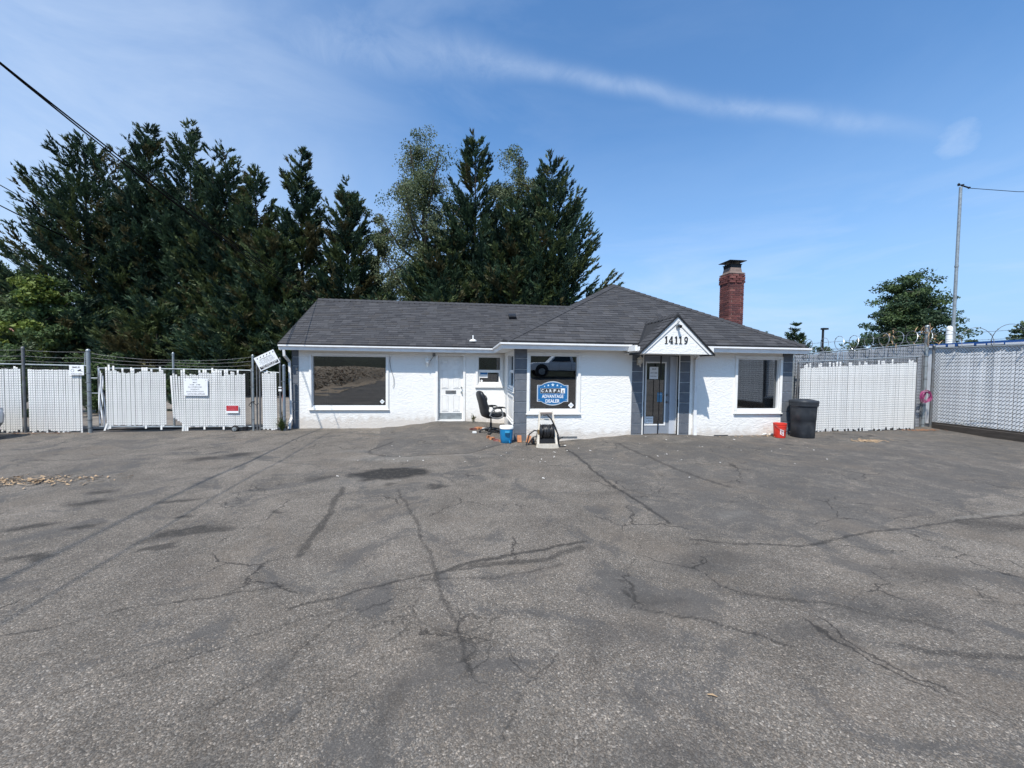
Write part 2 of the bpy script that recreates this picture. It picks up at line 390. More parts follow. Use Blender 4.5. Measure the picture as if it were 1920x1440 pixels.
RAZOR = mk('razor_wire_steel', (.42, .43, .44), .35, .7, var=.2, vs=12)
BLACKM = mk('black_metal', (.02, .02, .022), .5, .3, var=.2)
BLACKP = mk('black_plastic', (.018, .019, .022), .45, var=.2, vs=10)
BLACKL = mk('black_leatherette', (.014, .016, .020), .40, var=.3, vs=9, bump=.15, bs=60, dirt=((.06, .06, .06), .3, 6))
GREYP = mk('grey_plastic', (.16, .165, .17), .5, var=.15)
RUBBER = mk('black_rubber', (.02, .02, .021), .8, var=.2)
BINP = mk('slate_plastic', (.024, .028, .035), .55, var=.25, vs=4, dirt=((.10, .10, .10), .35, 5))
RED = mk('red_plastic', (.62, .035, .022), .42, var=.1, vs=7, dirt=((.35, .12, .09), .35, 9))
BLUE = mk('blue_plastic', (.012, .17, .36), .4, var=.12, vs=7)
BLUEL = mk('light_blue_plastic', (.06, .32, .52), .4, var=.1)
WHITEP = mk('white_plastic', (.80, .80, .78), .45, var=.05, dirt=((.5, .47, .42), .25, 8))
BEIGE = mk('beige_plastic', (.60, .55, .47), .55, var=.12, vs=8, dirt=((.32, .27, .21), .5, 9))
SIGNW = mk('white_sign_board', (.78, .79, .80), .45, var=.04, dirt=((.5, .48, .45), .2, 6))
SIGNK = mk('black_print', (.02, .02, .022), .6, var=.1)
SIGNR = mk('red_print', (.42, .012, .02), .5, var=.1)
SIGNB = mk('blue_print', (.01, .13, .33), .5, var=.06)
SIGNS = mk('silver_print', (.48, .52, .56), .4, var=.06)
BRICKM = [mk('red_brick_%s' % n, c, .9, var=.25, vs=14, bump=.3, bs=60, rnd=.22) for n, c in (('plain', (.135, .046, .042)), ('dark', (.095, .036, .036)), ('pale', (.18, .070, .060)))]
MORTAR = mk('mortar', (.30, .25, .22), .95, var=.2, vs=20, bump=.3, bs=50)
ORANGEB = mk('orange_brick', (.38, .16, .075), .9, var=.25, vs=14, bump=.3)
CROWN = mk('flue_clay', (.20, .15, .13), .9, var=.25, vs=9)
SHG = [mk('roof_shingle_%s' % n, c, .95, var=.2, vs=60, bump=.35, bs=220, rnd=.06, spec=.2) for n, c in
       (('slate', (.056, .056, .060)), ('mid', (.064, .064, .068)), ('dark', (.048, .048, .052)), ('pale', (.073, .072, .076)), ('brown', (.060, .058, .059)))]
ROOFB = mk('roof_felt', (.025, .025, .027), .95)
DRIP = mk('black_drip_edge', (.012, .012, .013), .7)
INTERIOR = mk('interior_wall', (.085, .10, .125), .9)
CURTAIN = mk('grey_curtain', (.34, .36, .40), .9, var=.1)
TIMBER = mk('dark_timber', (.050, .042, .036), .9, var=.35, vs=6, bump=.4, bs=30, stretch=(4, .6, 4))
BARK = mk('tree_bark', (.075, .058, .045), .95, var=.35, vs=5, bump=.5, bs=18, stretch=(3, 3, .6))
BARKD = mk('dark_tree_bark', (.034, .029, .023), .95, var=.35, vs=5, bump=.5, bs=18, stretch=(3, 3, .6))
PINK = mk('pink_cord', (.33, .05, .16), .45, var=.15)
PAINTK = mk('black_number_paint', (.016, .016, .018), .5)
SILVER = mk('car_silver_paint', (.55, .57, .60), .25, .3, var=.03)
WHITEC = mk('truck_white_paint', (.74, .75, .76), .3, 0, var=.03, spec=.5)
CARGL = mk('car_dark_glass', (.015, .018, .02), .08, 0, var=.02, spec=.6)
CONTW = mk('white_container_paint', (.66, .68, .70), .5, var=.1, vs=3, dirt=((.35, .33, .3), .4, 4))
CONTB = mk('blue_container_paint', (.02, .08, .26), .5, var=.1)
GRAVEL = mk('bare_gravel', (.20, .175, .15), .95, var=.35, vs=3, bump=.4, bs=40, dirt=((.10, .09, .08), .6, 1.3))
BARKCHIP = mk('bark_chip', (.36, .27, .18), .95, var=.5, vs=14, bump=.5, bs=40, dirt=((.10, .07, .05), .7, 9), rnd=.2)
STRAW = mk('dry_straw', (.34, .235, .14), .9, var=.35, vs=9)
HILL = mk('dark_scrub', (.028, .034, .02), .95, var=.5, vs=1.2, bump=.5, bs=5)
ROOFR = mk('red_brown_roof', (.21, .105, .075), .9, var=.2, vs=4)
WOODH = mk('house_siding', (.30, .24, .19), .9, var=.15)
CONC = mk('pale_concrete', (.42, .40, .37), .95, var=.2, vs=6, bump=.2)

# ------------------------------------------------------------------ ground
CTRL = np.array([(-14, 12.3, -.27), (-10, 12.3, -.25), (-6, 12.3, -.23), (-5, 12.6, -.23), (-4, 12.65, -.23), (-2.84, 12.65, -.23), (-2.19, 12.65, -.19), (-1.54, 12.65, -.11),
    (-.84, 12.65, -.015), (-.04, 12.65, -.015), (.47, 12.65, -.05), (1.25, 12.65, -.1), (1.2, 11, -.10), (.3, 11, -.07), (-.5, 11.2, -.06), (-1.6, 11.3, -.15), (-2.8, 11, -.21), (1.38, 9.81, -.14), (2.27, 9.81, -.175),
    (2.97, 9.81, -.13), (3.68, 9.81, -.07), (4.3, 9.81, -.01), (5.1, 9.7, -.01), (5.88, 9.81, -.03), (6.64, 9.81, -.08), (7.57, 9.81, -.06), (8.9, 9.8, -.05),
    (9.6, 10.2, -.07), (11.5, 10.3, -.05), (13.3, 10.3, -.02), (14.4, 10.7, .04), (14.4, 8.6, -.05), (1.0, 9.4, -.14), (2, 9.2, -.22), (5, 8.5, -.06), (8, 8, -.08), (-1.5, 8.7, -.2), (0, 8.7, -.18),
    (-4, 9, -.22), (-8, 9, -.23), (-3, 5, -.18), (0, 5, -.17), (3, 5, -.15), (6, 5, -.13), (10, 6, -.1), (0, 2, -.17), (-6, 4, -.2), (6, 2, -.15),
    (-12, 3, -.22), (13, 3, -.12), (0, -6, -.18), (-60, -30, .9), (60, -30, 1.1), (0, -11, .8), (8, -12, 1.12), (5, -12, 1.05), (-9, -9, .15), (0, -30, 1.0), (-20, -10, .1), (20, -12, .8), (0, -3, -.12), (-60, 60, -.3), (60, 60, -.2), (0, 60, -.3), (-8, 20, -.25), (5, 20, -.25), (20, 15, -.1)])
def gz(u, v):
    u = np.asarray(u, float); v = np.asarray(v, float)
    num = np.zeros(np.broadcast(u, v).shape); den = num.copy()
    for a, b, c in CTRL:
        w = ((u - a) ** 2 + (v - b) ** 2 + .10) ** -1.6
        num += w * c; den += w
    r = num / den
    return r if r.shape else float(r)

def vnoise(u, v, s, seed=0):
    """cheap value noise"""
    u = np.asarray(u) * s; v = np.asarray(v) * s
    i = np.floor(u).astype(int); j = np.floor(v).astype(int); fu = u - i; fv = v - j
    fu = fu * fu * (3 - 2 * fu); fv = fv * fv * (3 - 2 * fv)
    def h(a, b):
        x = (a * 374761393 + b * 668265263 + seed * 974711) & 0x7fffffff
        x = ((x ^ (x >> 13)) * 1274126177) & 0x7fffffff
        return (x & 0xffff) / 65535.
    return (h(i, j) * (1 - fu) + h(i + 1, j) * fu) * (1 - fv) + (h(i, j + 1) * (1 - fu) + h(i + 1, j + 1) * fu) * fv

def fbm(u, v, s, seed=0):
    return (vnoise(u, v, s, seed) * .5 + vnoise(u, v, s * 2.1, seed + 1) * .28 + vnoise(u, v, s * 4.3, seed + 2) * .15 + vnoise(u, v, s * 9, seed + 3) * .07) - .5

def make_ground():
    us = np.concatenate([[-600, -250, -120, -70, -45, -32, -24], np.arange(-19, -9, .12), np.arange(-9, -3.6, .04), np.arange(-3.6, 3.6, .02), np.arange(3.6, 9, .04), np.arange(9, 18, .12), [18.5, 24, 32, 45, 70, 120, 250, 600]])
    vs = [-600, -250, -120, -70, -45, -30, -20, -12, -6, -3, -1, 0, .6, 1.0]; v = 1.3
    while v < 13.2: vs.append(v); v += .014 + .0044 * (v - 1.3)
    vs = np.array(vs + [13.6, 15, 18, 22, 28, 35, 45, 70, 120, 250, 600])
    U, V = np.meshgrid(us, vs); z = gz(U, V)
    near = (np.abs(U) < 20) & (V > -2) & (V < 14)
    z = z + np.where(near, fbm(U, V, .9, 4) * .03, 0)
    nu, nv = len(us), len(vs)
    idx = np.arange(nu * nv).reshape(nv, nu)
    F = np.stack([idx[:-1, :-1], idx[:-1, 1:], idx[1:, 1:], idx[1:, :-1]], -1).reshape(-1, 4)
    u, v = U.ravel(), V.ravel()
    wu = u + fbm(u, v, 1.7, 20) * .5 + fbm(u, v, 7, 22) * .10; wv = v + fbm(u, v, 1.7, 30) * .5 + fbm(u, v, 7, 32) * .10
    su = u + fbm(u, v, 2.5, 24) * .12 + fbm(u, v, 9, 26) * .05; sv = v + fbm(u, v, 2.5, 34) * .12 + fbm(u, v, 9, 36) * .05
    stain = np.zeros_like(u); dust = stain.copy(); seal = stain.copy(); crack = stain.copy()
    def seg(pts, w, arr, amt, uu=su, vv=sv, soft=.4):
        d = np.full_like(u, 9.)
        for (a, b), (c, e) in zip(pts[:-1], pts[1:]):
            dx, dy = c - a, e - b; L = dx * dx + dy * dy
            tt = np.clip(((uu - a) * dx + (vv - b) * dy) / L, 0, 1)
            d = np.minimum(d, np.hypot(uu - a - tt * dx, vv - b - tt * dy))
        np.maximum(arr, amt * np.clip((w - d) / (w * soft), 0, 1), out=arr)
    def blob(a, b, ru, rv, arr, amt, soft=.6, rot=0, uu=wu, vv=wv):
        x, y = uu - a, vv - b; c, s = math.cos(rot), math.sin(rot)
        q = np.hypot((x * c + y * s) / ru, (-x * s + y * c) / rv)
        np.maximum(arr, amt * np.clip((1 - q) / soft, 0, 1), out=arr)
    # tar seams and long cracks
    seg([(-1.86, 6.19), (-1.68, 5.07), (-1.61, 4.37), (-1.57, 3.94)], .05, stain, .62)
    seg([(-1.0, 6.0), (-.61, 4.8), (-.31, 3.77), (-.17, 3.21), (-.07, 2.79), (.05, 2.3)], .02, stain, .6)
    seg([(2.36, 9.0), (2.28, 6.83), (2.33, 5.72), (2.42, 5.01), (2.39, 4.38)], .035, stain, .75)
    seg([(3.61, 8.92), (3.74, 7.33), (3.83, 6.36), (4.1, 5.6)], .05, stain, .55)
    seg([(7.6, 4.25), (5.98, 4.06), (4.28, 3.83), (3.4, 3.65), (2.4, 3.9)], .022, stain, .7)
    seg([(5.98, 4.12), (7.17, 4.30), (8.6, 4.5)], .05, dust, .5)
    seg([(-.2, 3.5), (.05, 3.68), (.57, 3.8), (1.28, 3.97)], .03, stain, .75); seg([(.05, 3.62), (.8, 3.64), (1.2, 3.85)], .05, stain, .6)
    seg([(-1.3, 3.05), (-.86, 3.28), (-.33, 3.48), (.45, 3.65)], .02, stain, .7)
    seg([(-.35, 3.4), (0.3, 3.35), (.9, 3.55)], .02, stain, .5)
    seg([(-1.45, 2.1), (-1.1, 2.5), (-.9, 2.9), (-.5, 3.2)], .008, stain, .6); seg([(-2.2, 2.35), (-1.7, 2.6), (-1.1, 2.95), (-.6, 3.1)], .008, stain, .55)
    seg([(-.95, 1.9), (-.75, 2.25), (-.55, 2.5), (-.1, 2.62), (.3, 2.85)], .008, stain, .55); seg([(.2, 1.85), (.35, 2.2), (.62, 2.42)], .008, stain, .5)
    seg([(1.3, 2.8), (1.75, 2.6), (2.15, 2.3)], .014, stain, .7); seg([(-3.9, 2.6), (-3.2, 2.9), (-2.4, 3.2), (-1.5, 3.4)], .012, stain, .7)
    seg([(2.3, 2.9), (2.9, 2.65), (3.4, 2.3)], .03, stain, .5); seg([(2.9, 2.2), (3.6, 2.0)], .03, stain, .5)
    seg([(-1.75, 9.9), (-2.1, 9.0), (-2.0, 8.65), (-1.45, 8.38), (-.7, 8.42), (0, 8.55), (.9, 9.3)], .045, stain, .55)
    # oil and wet-looking blots
    blob(-1.3, 6.95, .72, .5, stain, 1.0, .3); blob(-1.35, 7.0, .5, .36, stain, 1.0, .2, uu=su, vv=sv); blob(-1.5, 6.6, .3, .16, stain, .9, .5, .6); blob(-2.35, 6.8, .33, .24, stain, .6, .7); blob(-1.2, 6.28, .18, .1, stain, .6)
    blob(-.46, 6.08, .25, .15, stain, .7, .5); blob(-3.05, 4.58, .46, .17, stain, .75, .4, .35); blob(-2.95, 4.24, .2, .08, stain, .7, .4, .3)
    for a, b, r in ((-5.2, 6.27, .3), (-4.97, 5.73, .26), (-4.87, 5.01, .26), (-4.17, 4.95, .22), (-4.05, 4.12, .22), (-3.86, 5.75, .22), (-4.7, 8.9, .45), (-5.1, 8.5, .35), (-5.9, 5.2, .4), (-6.6, 5.0, .4), (-2.22, 5.3, .12), (-3.4, 5.05, .14)):
        blob(a, b, r * 1.1, r * .6, stain, .78, .6, .3)
    blob(6.3, 3.85, .7, .3, stain, .55, .7, -.2); blob(7.3, 3.5, .5, .2, stain, .5, .8)
    for a, b, ru, rv, am in ((1.5, 2.95, .55, .28, .75), (2.35, 3.4, .6, .25, .7), (1.2, 2.6, .5, .2, .55), (2.45, 2.35, .4, .18, .6), (-.1, 2.45, .3, .14, .55), (-1.05, 2.32, .1, .2, .7), (3.2, 2.6, .6, .3, .5), (-1.3, 1.85, .3, .12, .6), (.9, 1.75, .4, .25, .5), (-.45, 2.05, .16, .3, .55), (.95, 2.1, .3, .12, .5), (4.1, 3.1, .7, .25, .6)):
        blob(a, b, ru, rv, seal, am, .55); blob(a, b, ru * .7, rv * .7, stain, am * .45, .7)
    # the newer, smoother patch in front of the right wing and the apron of the old door
    poly = [(2.30, 9.75), (2.28, 6.8), (2.36, 5.0), (2.5, 4.1), (3.35, 3.72), (5.96, 4.25), (9.7, 5.7), (15.5, 9), (15, 11), (9, 9.8)]
    ins = np.zeros(u.shape, bool)
    for (a, b), (c, e) in zip(poly, poly[1:] + poly[:1]):
        ins ^= ((b > wv) != (e > wv)) & (wu < (c - a) * (wv - b) / (e - b + 1e-12) + a)
    np.maximum(seal, np.where(ins, .86, 0), out=seal)
    ap = [(-2.6, 12.7), (-2.1, 9.9), (-2.0, 8.7), (-1.4, 8.4), (0, 8.55), (1.2, 9.5), (1.3, 12.7)]
    ins = np.zeros(u.shape, bool)
    for (a, b), (c, e) in zip(ap, ap[1:] + ap[:1]):
        ins ^= ((b > sv) != (e > sv)) & (su < (c - a) * (sv - b) / (e - b + 1e-12) + a)
    np.maximum(seal, np.where(ins, .8, 0), out=seal)
    blob(5.05, 9.4, .5, .35, dust, .5, .8); blob(5.2, 8.9, .4, .2, dust, .35, .9)
    blob(-1.5, 8.15, 1.3, .3, dust, .6, .7); blob(-2.6, 8.9, .8, .3, dust, .35, .9); blob(0, 8.35, 1.0, .16, dust, .35, .7); blob(-1.6, 6.45, 1.0, .5, dust, .25, .6)
    blob(8.2, 9.5, 1.2, .3, dust, .25, .9); blob(9.9, 8.75, .9, .3, dust, .3, .9)
    blob(-6.6, 7.0, 1.5, .35, dust, .3, .9); blob(-1.0, 3.6, .8, .25, dust, .22, .8); blob(3.3, 4.5, .4, .15, dust, .3, .7)
    blob(-1.2, 2.6, 3.0, 1.1, crack, 1, .8); blob(1.6, 2.6, 1.5, .8, crack, .6, .8)
    o = raw_mesh('ground', np.stack([u, v, z.ravel()], -1), F, ASPHALT, smooth=True)
    for nm, a in (('stain', stain), ('dust', dust), ('seal', seal), ('crack', crack)):
        at = o.data.attributes.new(nm, 'FLOAT', 'POINT'); at.data.foreach_set('value', a.astype(np.float32))
    tag(o, 'cracked grey asphalt yard in front of the white building', None, None, 'structure')
    # gravel lot behind the left fence
    g = MB(); xs = np.linspace(-60, -5.4, 24); ys = np.linspace(12.75, 60, 16)
    for i in range(len(xs) - 1):
        for j in range(len(ys) - 1):
            q = [(xs[i], ys[j]), (xs[i + 1], ys[j]), (xs[i + 1], ys[j + 1]), (xs[i], ys[j + 1])]
            g.quad(*[(a, b, gz(a, b) + .03) for a, b in q])
    g.build('gravel_lot', GRAVEL, kind='structure', label='pale bare gravel lot behind the slatted gates')
make_ground()

# ------------------------------------------------------------------ the building
VL, VR = 12.65, 9.81            # front faces of the two wings
UL, UI, UR = -5.19, 1.25, 8.83  # left end, return wall, right end
VB = 17.75
ZS = 2.17                       # soffit
bld = thing('office_building', 'low white stucco office with grey hip roof and red brick chimney', 'building', (1.8, 13, 0))

def wall_front(u0, u1, v, holes, z0=-.45, z1=ZS + .03, t=.16):
    mb = MB()
    us = sorted({u0, u1, *[h[0] for h in holes], *[h[1] for h in holes]}); zs = sorted({z0, z1, *[h[2] for h in holes], *[h[3] for h in holes]})
    for a, b in zip(us[:-1], us[1:]):
        for c, d in zip(zs[:-1], zs[1:]):
            if any(h[0] <= a and b <= h[1] and h[2] <= c and d <= h[3] for h in holes): continue
            mb.quad((a, v, c), (b, v, c), (b, v, d), (a, v, d)); mb.quad((a, v + t, c), (a, v + t, d), (b, v + t, d), (b, v + t, c))
    for a, b, c, d in holes:
        mb.quad((a, v, c), (a, v, d), (a, v + t, d), (a, v + t, c)); mb.quad((b, v, c), (b, v + t, c), (b, v + t, d), (b, v, d))
        mb.quad((a, v, d), (b, v, d), (b, v + t, d), (a, v + t, d)); mb.quad((a, v, c), (a, v + t, c), (b, v + t, c), (b, v, c))
    return mb
W1 = (-4.66, -2.43, .42, 2.02); D1 = (-.87, -.07, -.02, 2.05); W2 = (.38, 1.14, 1.14, 2.06)
W3 = (1.59, 2.86, .60, 2.03); D2 = (4.60, 5.56, -.06, 2.08); W4 = (7.23, 8.49, .61, 2.02)
wall_front(UL, UI, VL, [W1, D1, W2]).build('wall', [STUCCO], bld)
wall_front(UI, UR, VR, [W3, D2, W4]).build('wall', [STUCCO], bld)
WR = (10.05, 11.45, 1.14, 2.06)   # window in the return wall: v0,v1,z0,z1
m = MB(); v0, v1 = VR + .163, VL
for a, b, c, d in ((v0, WR[0], -.45, 2.2), (WR[1], v1, -.45, 2.2), (WR[0], WR[1], -.45, WR[2]), (WR[0], WR[1], WR[3], 2.2)):
    m.box(UI, UI + .15, a, b, c, d)
m.build('wall', STUCCO, bld)
m = MB(); m.box(UL + .002, UL + .15, VL + .163, VB, -.45, 2.2); m.build('wall', STUCCO, bld)
m = MB(); m.box(UR - .15, UR - .002, VR + .163, VB, -.45, 2.2); m.build('wall', STUCCO, bld)
m = MB(); m.box(UL + .152, UR - .152, VB - .15, VB - .001, -.45, 2.2); m.build('wall', STUCCO, bld)
m = MB(); m.box(UL + .16, UI + .14, VL + .17, VB - .16, -.05, .0); m.box(UI + .16, UR - .16, VR + .17, VB - .16, -.05, .0)
m.box(UL + .16, UI + .1, 15.2, 15.3, 0, 2.15); m.box(UI + .16, UR - .16, 13.4, 13.5, 0, 2.15)
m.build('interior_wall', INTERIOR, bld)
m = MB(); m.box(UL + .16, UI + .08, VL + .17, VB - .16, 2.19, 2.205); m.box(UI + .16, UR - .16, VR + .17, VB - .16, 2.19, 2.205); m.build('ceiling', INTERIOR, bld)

# grey quoin blocks
def quoins(u0, u1, v, zb, ztop, first, step=.272, proud=.022, wrap=None):
    z = first
    while z > zb: z -= step
    while z < ztop - .02:
        a, b = max(z, zb), min(z + step, ztop)
        if b - a > .03:
            q = MB(); x0, x1 = u0, u1
            if wrap == 'L': x0 = u0 - proud
            if wrap == 'R': x1 = u1 + proud
            q.cbox(x0, x1, v - proud, v - .001, a + .007, b - .007, .006)
            if wrap == 'L': q.box(x0, u0 - .001, v + .001, v + .20, a + .008, b - .008)
            if wrap == 'R': q.box(u1 + .001, x1, v + .001, v + .20, a + .008, b - .008)
            q.build('quoin_block', QUOIN, bld)
        z += step
quoins(UI, 1.53, VR, -.4, 2.17, .02, wrap='L'); quoins(4.29, 4.57, VR, -.3, 2.17, .0)
quoins(5.60, 5.88, VR, -.3, 2.17, .0); quoins(8.555, UR, VR, -.3, 2.17, .03, wrap='R'); quoins(UL, -5.025, VL, -.45, 2.17, .05, wrap='L')
m = MB(); m.box(4.575, 4.60, VR - .03, VR - .001, -.05, 2.07); m.box(5.565, 5.592, VR - .03, VR - .001, -.05, 2.07); m.box(5.885, 5.945, VR - .02, VR - .001, -.2, 2.16)
m.build('door_casing', TRIM, bld)

# windows: casing > pane, sash, sill
def casing(o, v, w=.075, proud=.035, sill=True):
    a, b, c, d = o; mb = MB(); y0, y1 = v - proud, v - .001
    mb.cbox(a - .06, b + .06, y0, y1, d - .005, d + w - .015, .006); mb.cbox(a - .06, a + .012, y0, y1, c, d - .008, .006); mb.cbox(b - .012, b + .06, y0, y1, c, d - .008, .006)
    mb.cbox(a - .06, b + .06, y0, y1, c - .055, c - .003, .006)
    return mb
def liner(a, b, c, d, v, dep=.075, th=.035):
    """inner vinyl frame set into the opening"""
    mb = MB(); y0, y1 = v + .01, v + dep + .03
    mb.box(a + .001, a + th, y0, y1, c + .001, d - .001); mb.box(b - th, b - .001, y0, y1, c + .001, d - .001)
    mb.box(a + th, b - th, y0, y1, d - th, d - .001); mb.box(a + th, b - th, y0 - .01, y1, c + .001, c + th + .02)
    return mb
def pane(mb_rect, y, par):
    a, b, c, d = mb_rect; mb = MB(); mb.box(a, b, y, y + .006, c, d); return mb.build('pane', GLASS, par)
def sticker(cu, cz, y, par, s=.075):
    mb = MB(); mb.prism([(cu - s, y, cz), (cu, y, cz - s), (cu + s, y, cz), (cu, y, cz + s)], (0, .002, 0)); st = mb.build('sticker', SIGNW, par)
    return st
def sticker_print(cu, cz, y, root):
    mb = MB(); pts = [(cu + .05 * math.cos(t_) , y - .001, cz + .026 * math.sin(t_)) for t_ in np.linspace(0, 2 * math.pi, 14)[:-1]]
    mb.add(pts, [tuple(range(len(pts)))]); return mb.build('sticker_print', SIGNS, root)
def big_window(o, v, stick=None):
    w = casing(o, v).build('window', TRIM, bld)
    liner(*o, v).build('frame', VINYL, w)
    a, b, c, d = o
    pane((a + .036, b - .036, c + .056, d - .036), v + .075, w)
    mb = MB(); mb.cbox(a - .075, b + .075, v - .06, v - .002, c - .085, c - .058, .006); mb.build('sill', TRIM, w)
    if stick: sticker(*stick, v + .07, w); sticker_print(*stick, v + .07, w)
    return w
big_window(W1, VL, (-2.585, .595)); w3 = big_window(W3, VR, (2.70, .745)); big_window(W4, VR)

def hung_window(o, v):
    a, b, c, d = o; w = casing(o, v).build('window', TRIM, bld)
    liner(*o, v, .07, .04).build('frame', VINYL, w)
    zm = (c + d) / 2 - .01
    s = MB(); y = v + .045
    s.box(a + .041, b - .041, y, y + .03, zm - .05, zm + .035)
    s.box(a + .041, a + .075, y, y + .03, c + .06, zm - .05); s.box(b - .075, b - .041, y, y + .03, c + .06, zm - .05); s.box(a + .075, b - .075, y, y + .03, c + .06, c + .095)
    s.build('sash', VINYL, w)
    pane((a + .04, b - .04, zm + .036, d - .04), v + .085, w); pane((a + .076, b - .076, c + .096, zm - .051), v + .062, w)
    mb = MB(); mb.cbox(a - .075, b + .075, v - .05, v - .002, c - .085, c - .058, .006); mb.build('sill', TRIM, w)
    return w
w2 = hung_window(W2, VL)
mb = MB(); n = 60
mb.loft([[(.38 + .76 * i / n, VL + .22 + .025 * math.sin(i * 1.35) + .012 * math.sin(i * .6), z) for i in range(n + 1)] for z in (1.05, 2.12)], cap=False, closed=False)
mb.build('curtain', CURTAIN, w2, smooth=60)
mb = MB(); y = VL + .058
mb.add([(.46, y, 1.37), (.71, y, 1.37), (.71, y, 1.55), (.46, y, 1.55)], [(0, 1, 2, 3)], 0); mb.add([(.47, y - .001, 1.475), (.70, y - .001, 1.475), (.70, y - .001, 1.545), (.47, y - .001, 1.545)], [(0, 1, 2, 3)], 1)
mb.add([(.50, y - .001, 1.405), (.66, y - .001, 1.405), (.66, y - .001, 1.43), (.50, y - .001, 1.43)], [(0, 1, 2, 3)], 2)
mb.build('paper_notice', [SIGNW, SIGNB, SIGNS], w2); sticker(.515, 1.27, VL + .055, w2, .045)

# return wall window and the framed panel beneath it (built facing -x)
def rot_build(fn):
    """front-facing builders work in (u,v,z); map u->v and depth->u for the return wall"""
    mb = fn()
    mb.v = [(UI + (p[1]), p[0], p[2]) for p in mb.v]; mb.f = [f[::-1] for f in mb.f]; return mb
wr = rot_build(lambda: casing(WR, 0)).build('window', TRIM, bld)
rot_build(lambda: liner(*WR, 0, .07, .04)).build('frame', VINYL, wr)
def _sash():
    a, b, c, d = WR; s = MB(); zm = 1.6
    s.box(a + .041, b - .041, .045, .075, zm - .05, zm + .035); s.box(a + .041, a + .075, .045, .075, c + .06, zm - .05); s.box(b - .075, b - .041, .045, .075, c + .06, zm - .05); return s
rot_build(_sash).build('sash', VINYL, wr)
rot_build(lambda: MB().box(WR[0] + .04, WR[1] - .04, .08, .086, WR[2] + .06, WR[3] - .04)).build('pane', GLASS, wr)
rot_build(lambda: MB().cbox(WR[0] - .08, WR[1] + .08, -.055, -.002, 1.045, 1.075, .006)).build('sill', TRIM, wr)
wp = rot_build(lambda: casing((10.1, 11.4, .32, .92), 0)).build('wall_panel', TRIM, bld, label='white framed blank panel low on the return wall')
rot_build(lambda: MB().box(10.15, 11.35, -.012, -.0015, .34, .9)).build('panel_board', TRIM, wp)
rot_build(lambda: MB().cbox(10.02, 11.48, -.055, -.002, .225, .262, .006)).build('sill', TRIM, wp)

# old six-panel door
d1 = MB(); a, b, c, d = D1
d1.cbox(a - .07, a + .006, VL - .03, VL - .001, -.02, d, .006); d1.cbox(b - .006, b + .07, VL - .03, VL - .001, -.02, d, .006); d1.cbox(a - .07, b + .07, VL - .03, VL - .001, d + .001, d + .07, .006)
d1.box(a + .002, b - .002, VL + .0, VL + .12, -.02, .015)
d1.build('door_casing', TRIM, bld)
door = MB().box(a + .004, b - .004, VL + .10, VL + .14, .018, d - .003).build('door', TRIM, bld, label='white six-panel door with mail slot and kick plate')
sx = .80 / 420
for x0, x1 in ((335 - 275, 445 - 275), (525 - 275, 640 - 275)):
    for z0, z1 in ((300, 390), (465, 790), (905, 1175)):
        u0, u1 = a + x0 * sx, a + x1 * sx; k1, k0 = 2.045 - (z0 - 250) * 2.03 / 1070, 2.045 - (z1 - 250) * 2.03 / 1070
        p = MB(); y = VL + .10
        for e, w_, h_ in ((0, .014, .010),):
            p.box(u0, u1, y - .012, y - .001, k1 - .016, k1); p.box(u0, u1, y - .012, y - .001, k0, k0 + .016)
            p.box(u0, u0 + .016, y - .0115, y - .001, k0 + .016, k1 - .016); p.box(u1 - .016, u1, y - .0115, y - .001, k0 + .016, k1 - .016)
        p.cbox(u0 + .03, u1 - .03, y - .010, y - .001, k0 + .03, k1 - .03, .008)
        p.build('panel', TRIM, door)
MB().box(a + .05, b - .04, VL + .092, VL + .0985, .03, .235).build('kick_plate', GALV, door)
p = MB().cbox(-.63, -.30, VL + .082, VL + .0985, .855, .955, .006); p.build('mail_slot', GALVD, door)
for z_, r_ in ((1.055, .027), (.905, .032)):
    p = MB(); p.tube([(-.125, VL + .099, z_), (-.125, VL + .08, z_)], r_, 12); p.tube([(-.125, VL + .08, z_), (-.125, VL + .055, z_)], .011, 8)
    p.tube([(-.125, VL + .055, z_), (-.125, VL + .035, z_)], [r_ * .7, r_ * .85], 12); p.build('door_knob', GALV, door, smooth=40)
p = MB(); p.tube([(-.105, VL + .05, .90), (-.095, VL + .05, .80)], .007, 6); p.build('door_knob', GALVD, door)

# entrance door, set back under the gable
ED = VR + .13
a, b = 4.602, 5.558
p = MB(); p.box(a, a + .05, ED - .04, ED + .08, -.05, 2.08); p.box(b - .17, b, ED - .04, ED + .08, -.05, 2.08); p.box(a + .05, b - .17, ED - .04, ED + .08, 2.03, 2.08)
p.build('door_frame', mk('pale_grey_paint', (.44, .47, .52), .5, var=.06), bld)
DGREY = mk('grey_door_paint', (.235, .26, .30), .5, var=.06)
u0, u1 = a + .053, b - .173; g0, g1 = a + .145, b - .30
gz0, gz1 = .24, 1.86
p = MB(); p.box(u0, g0, ED, ED + .045, -.02, 2.028); p.box(g1, u1, ED, ED + .045, -.02, 2.028); p.box(g0, g1, ED, ED + .045, -.02, gz0); p.box(g0, g1, ED, ED + .045, gz1, 2.028)
ed = p.build('door', DGREY, bld, label='grey entrance door with a tall glass lite')
p = MB()
for q in ((g0 - .035, g0, gz0 - .035, gz1 + .035), (g1, g1 + .035, gz0 - .035, gz1 + .035), (g0, g1, gz1, gz1 + .035), (g0, g1, gz0 - .035, gz0)): p.box(q[0], q[1], ED - .012, ED - .001, q[2], q[3])
p.build('lite_frame', VINYL, ed)
MB().box(g0, g1, ED + .018, ED + .024, gz0, gz1).build('pane', GLASS, ed)
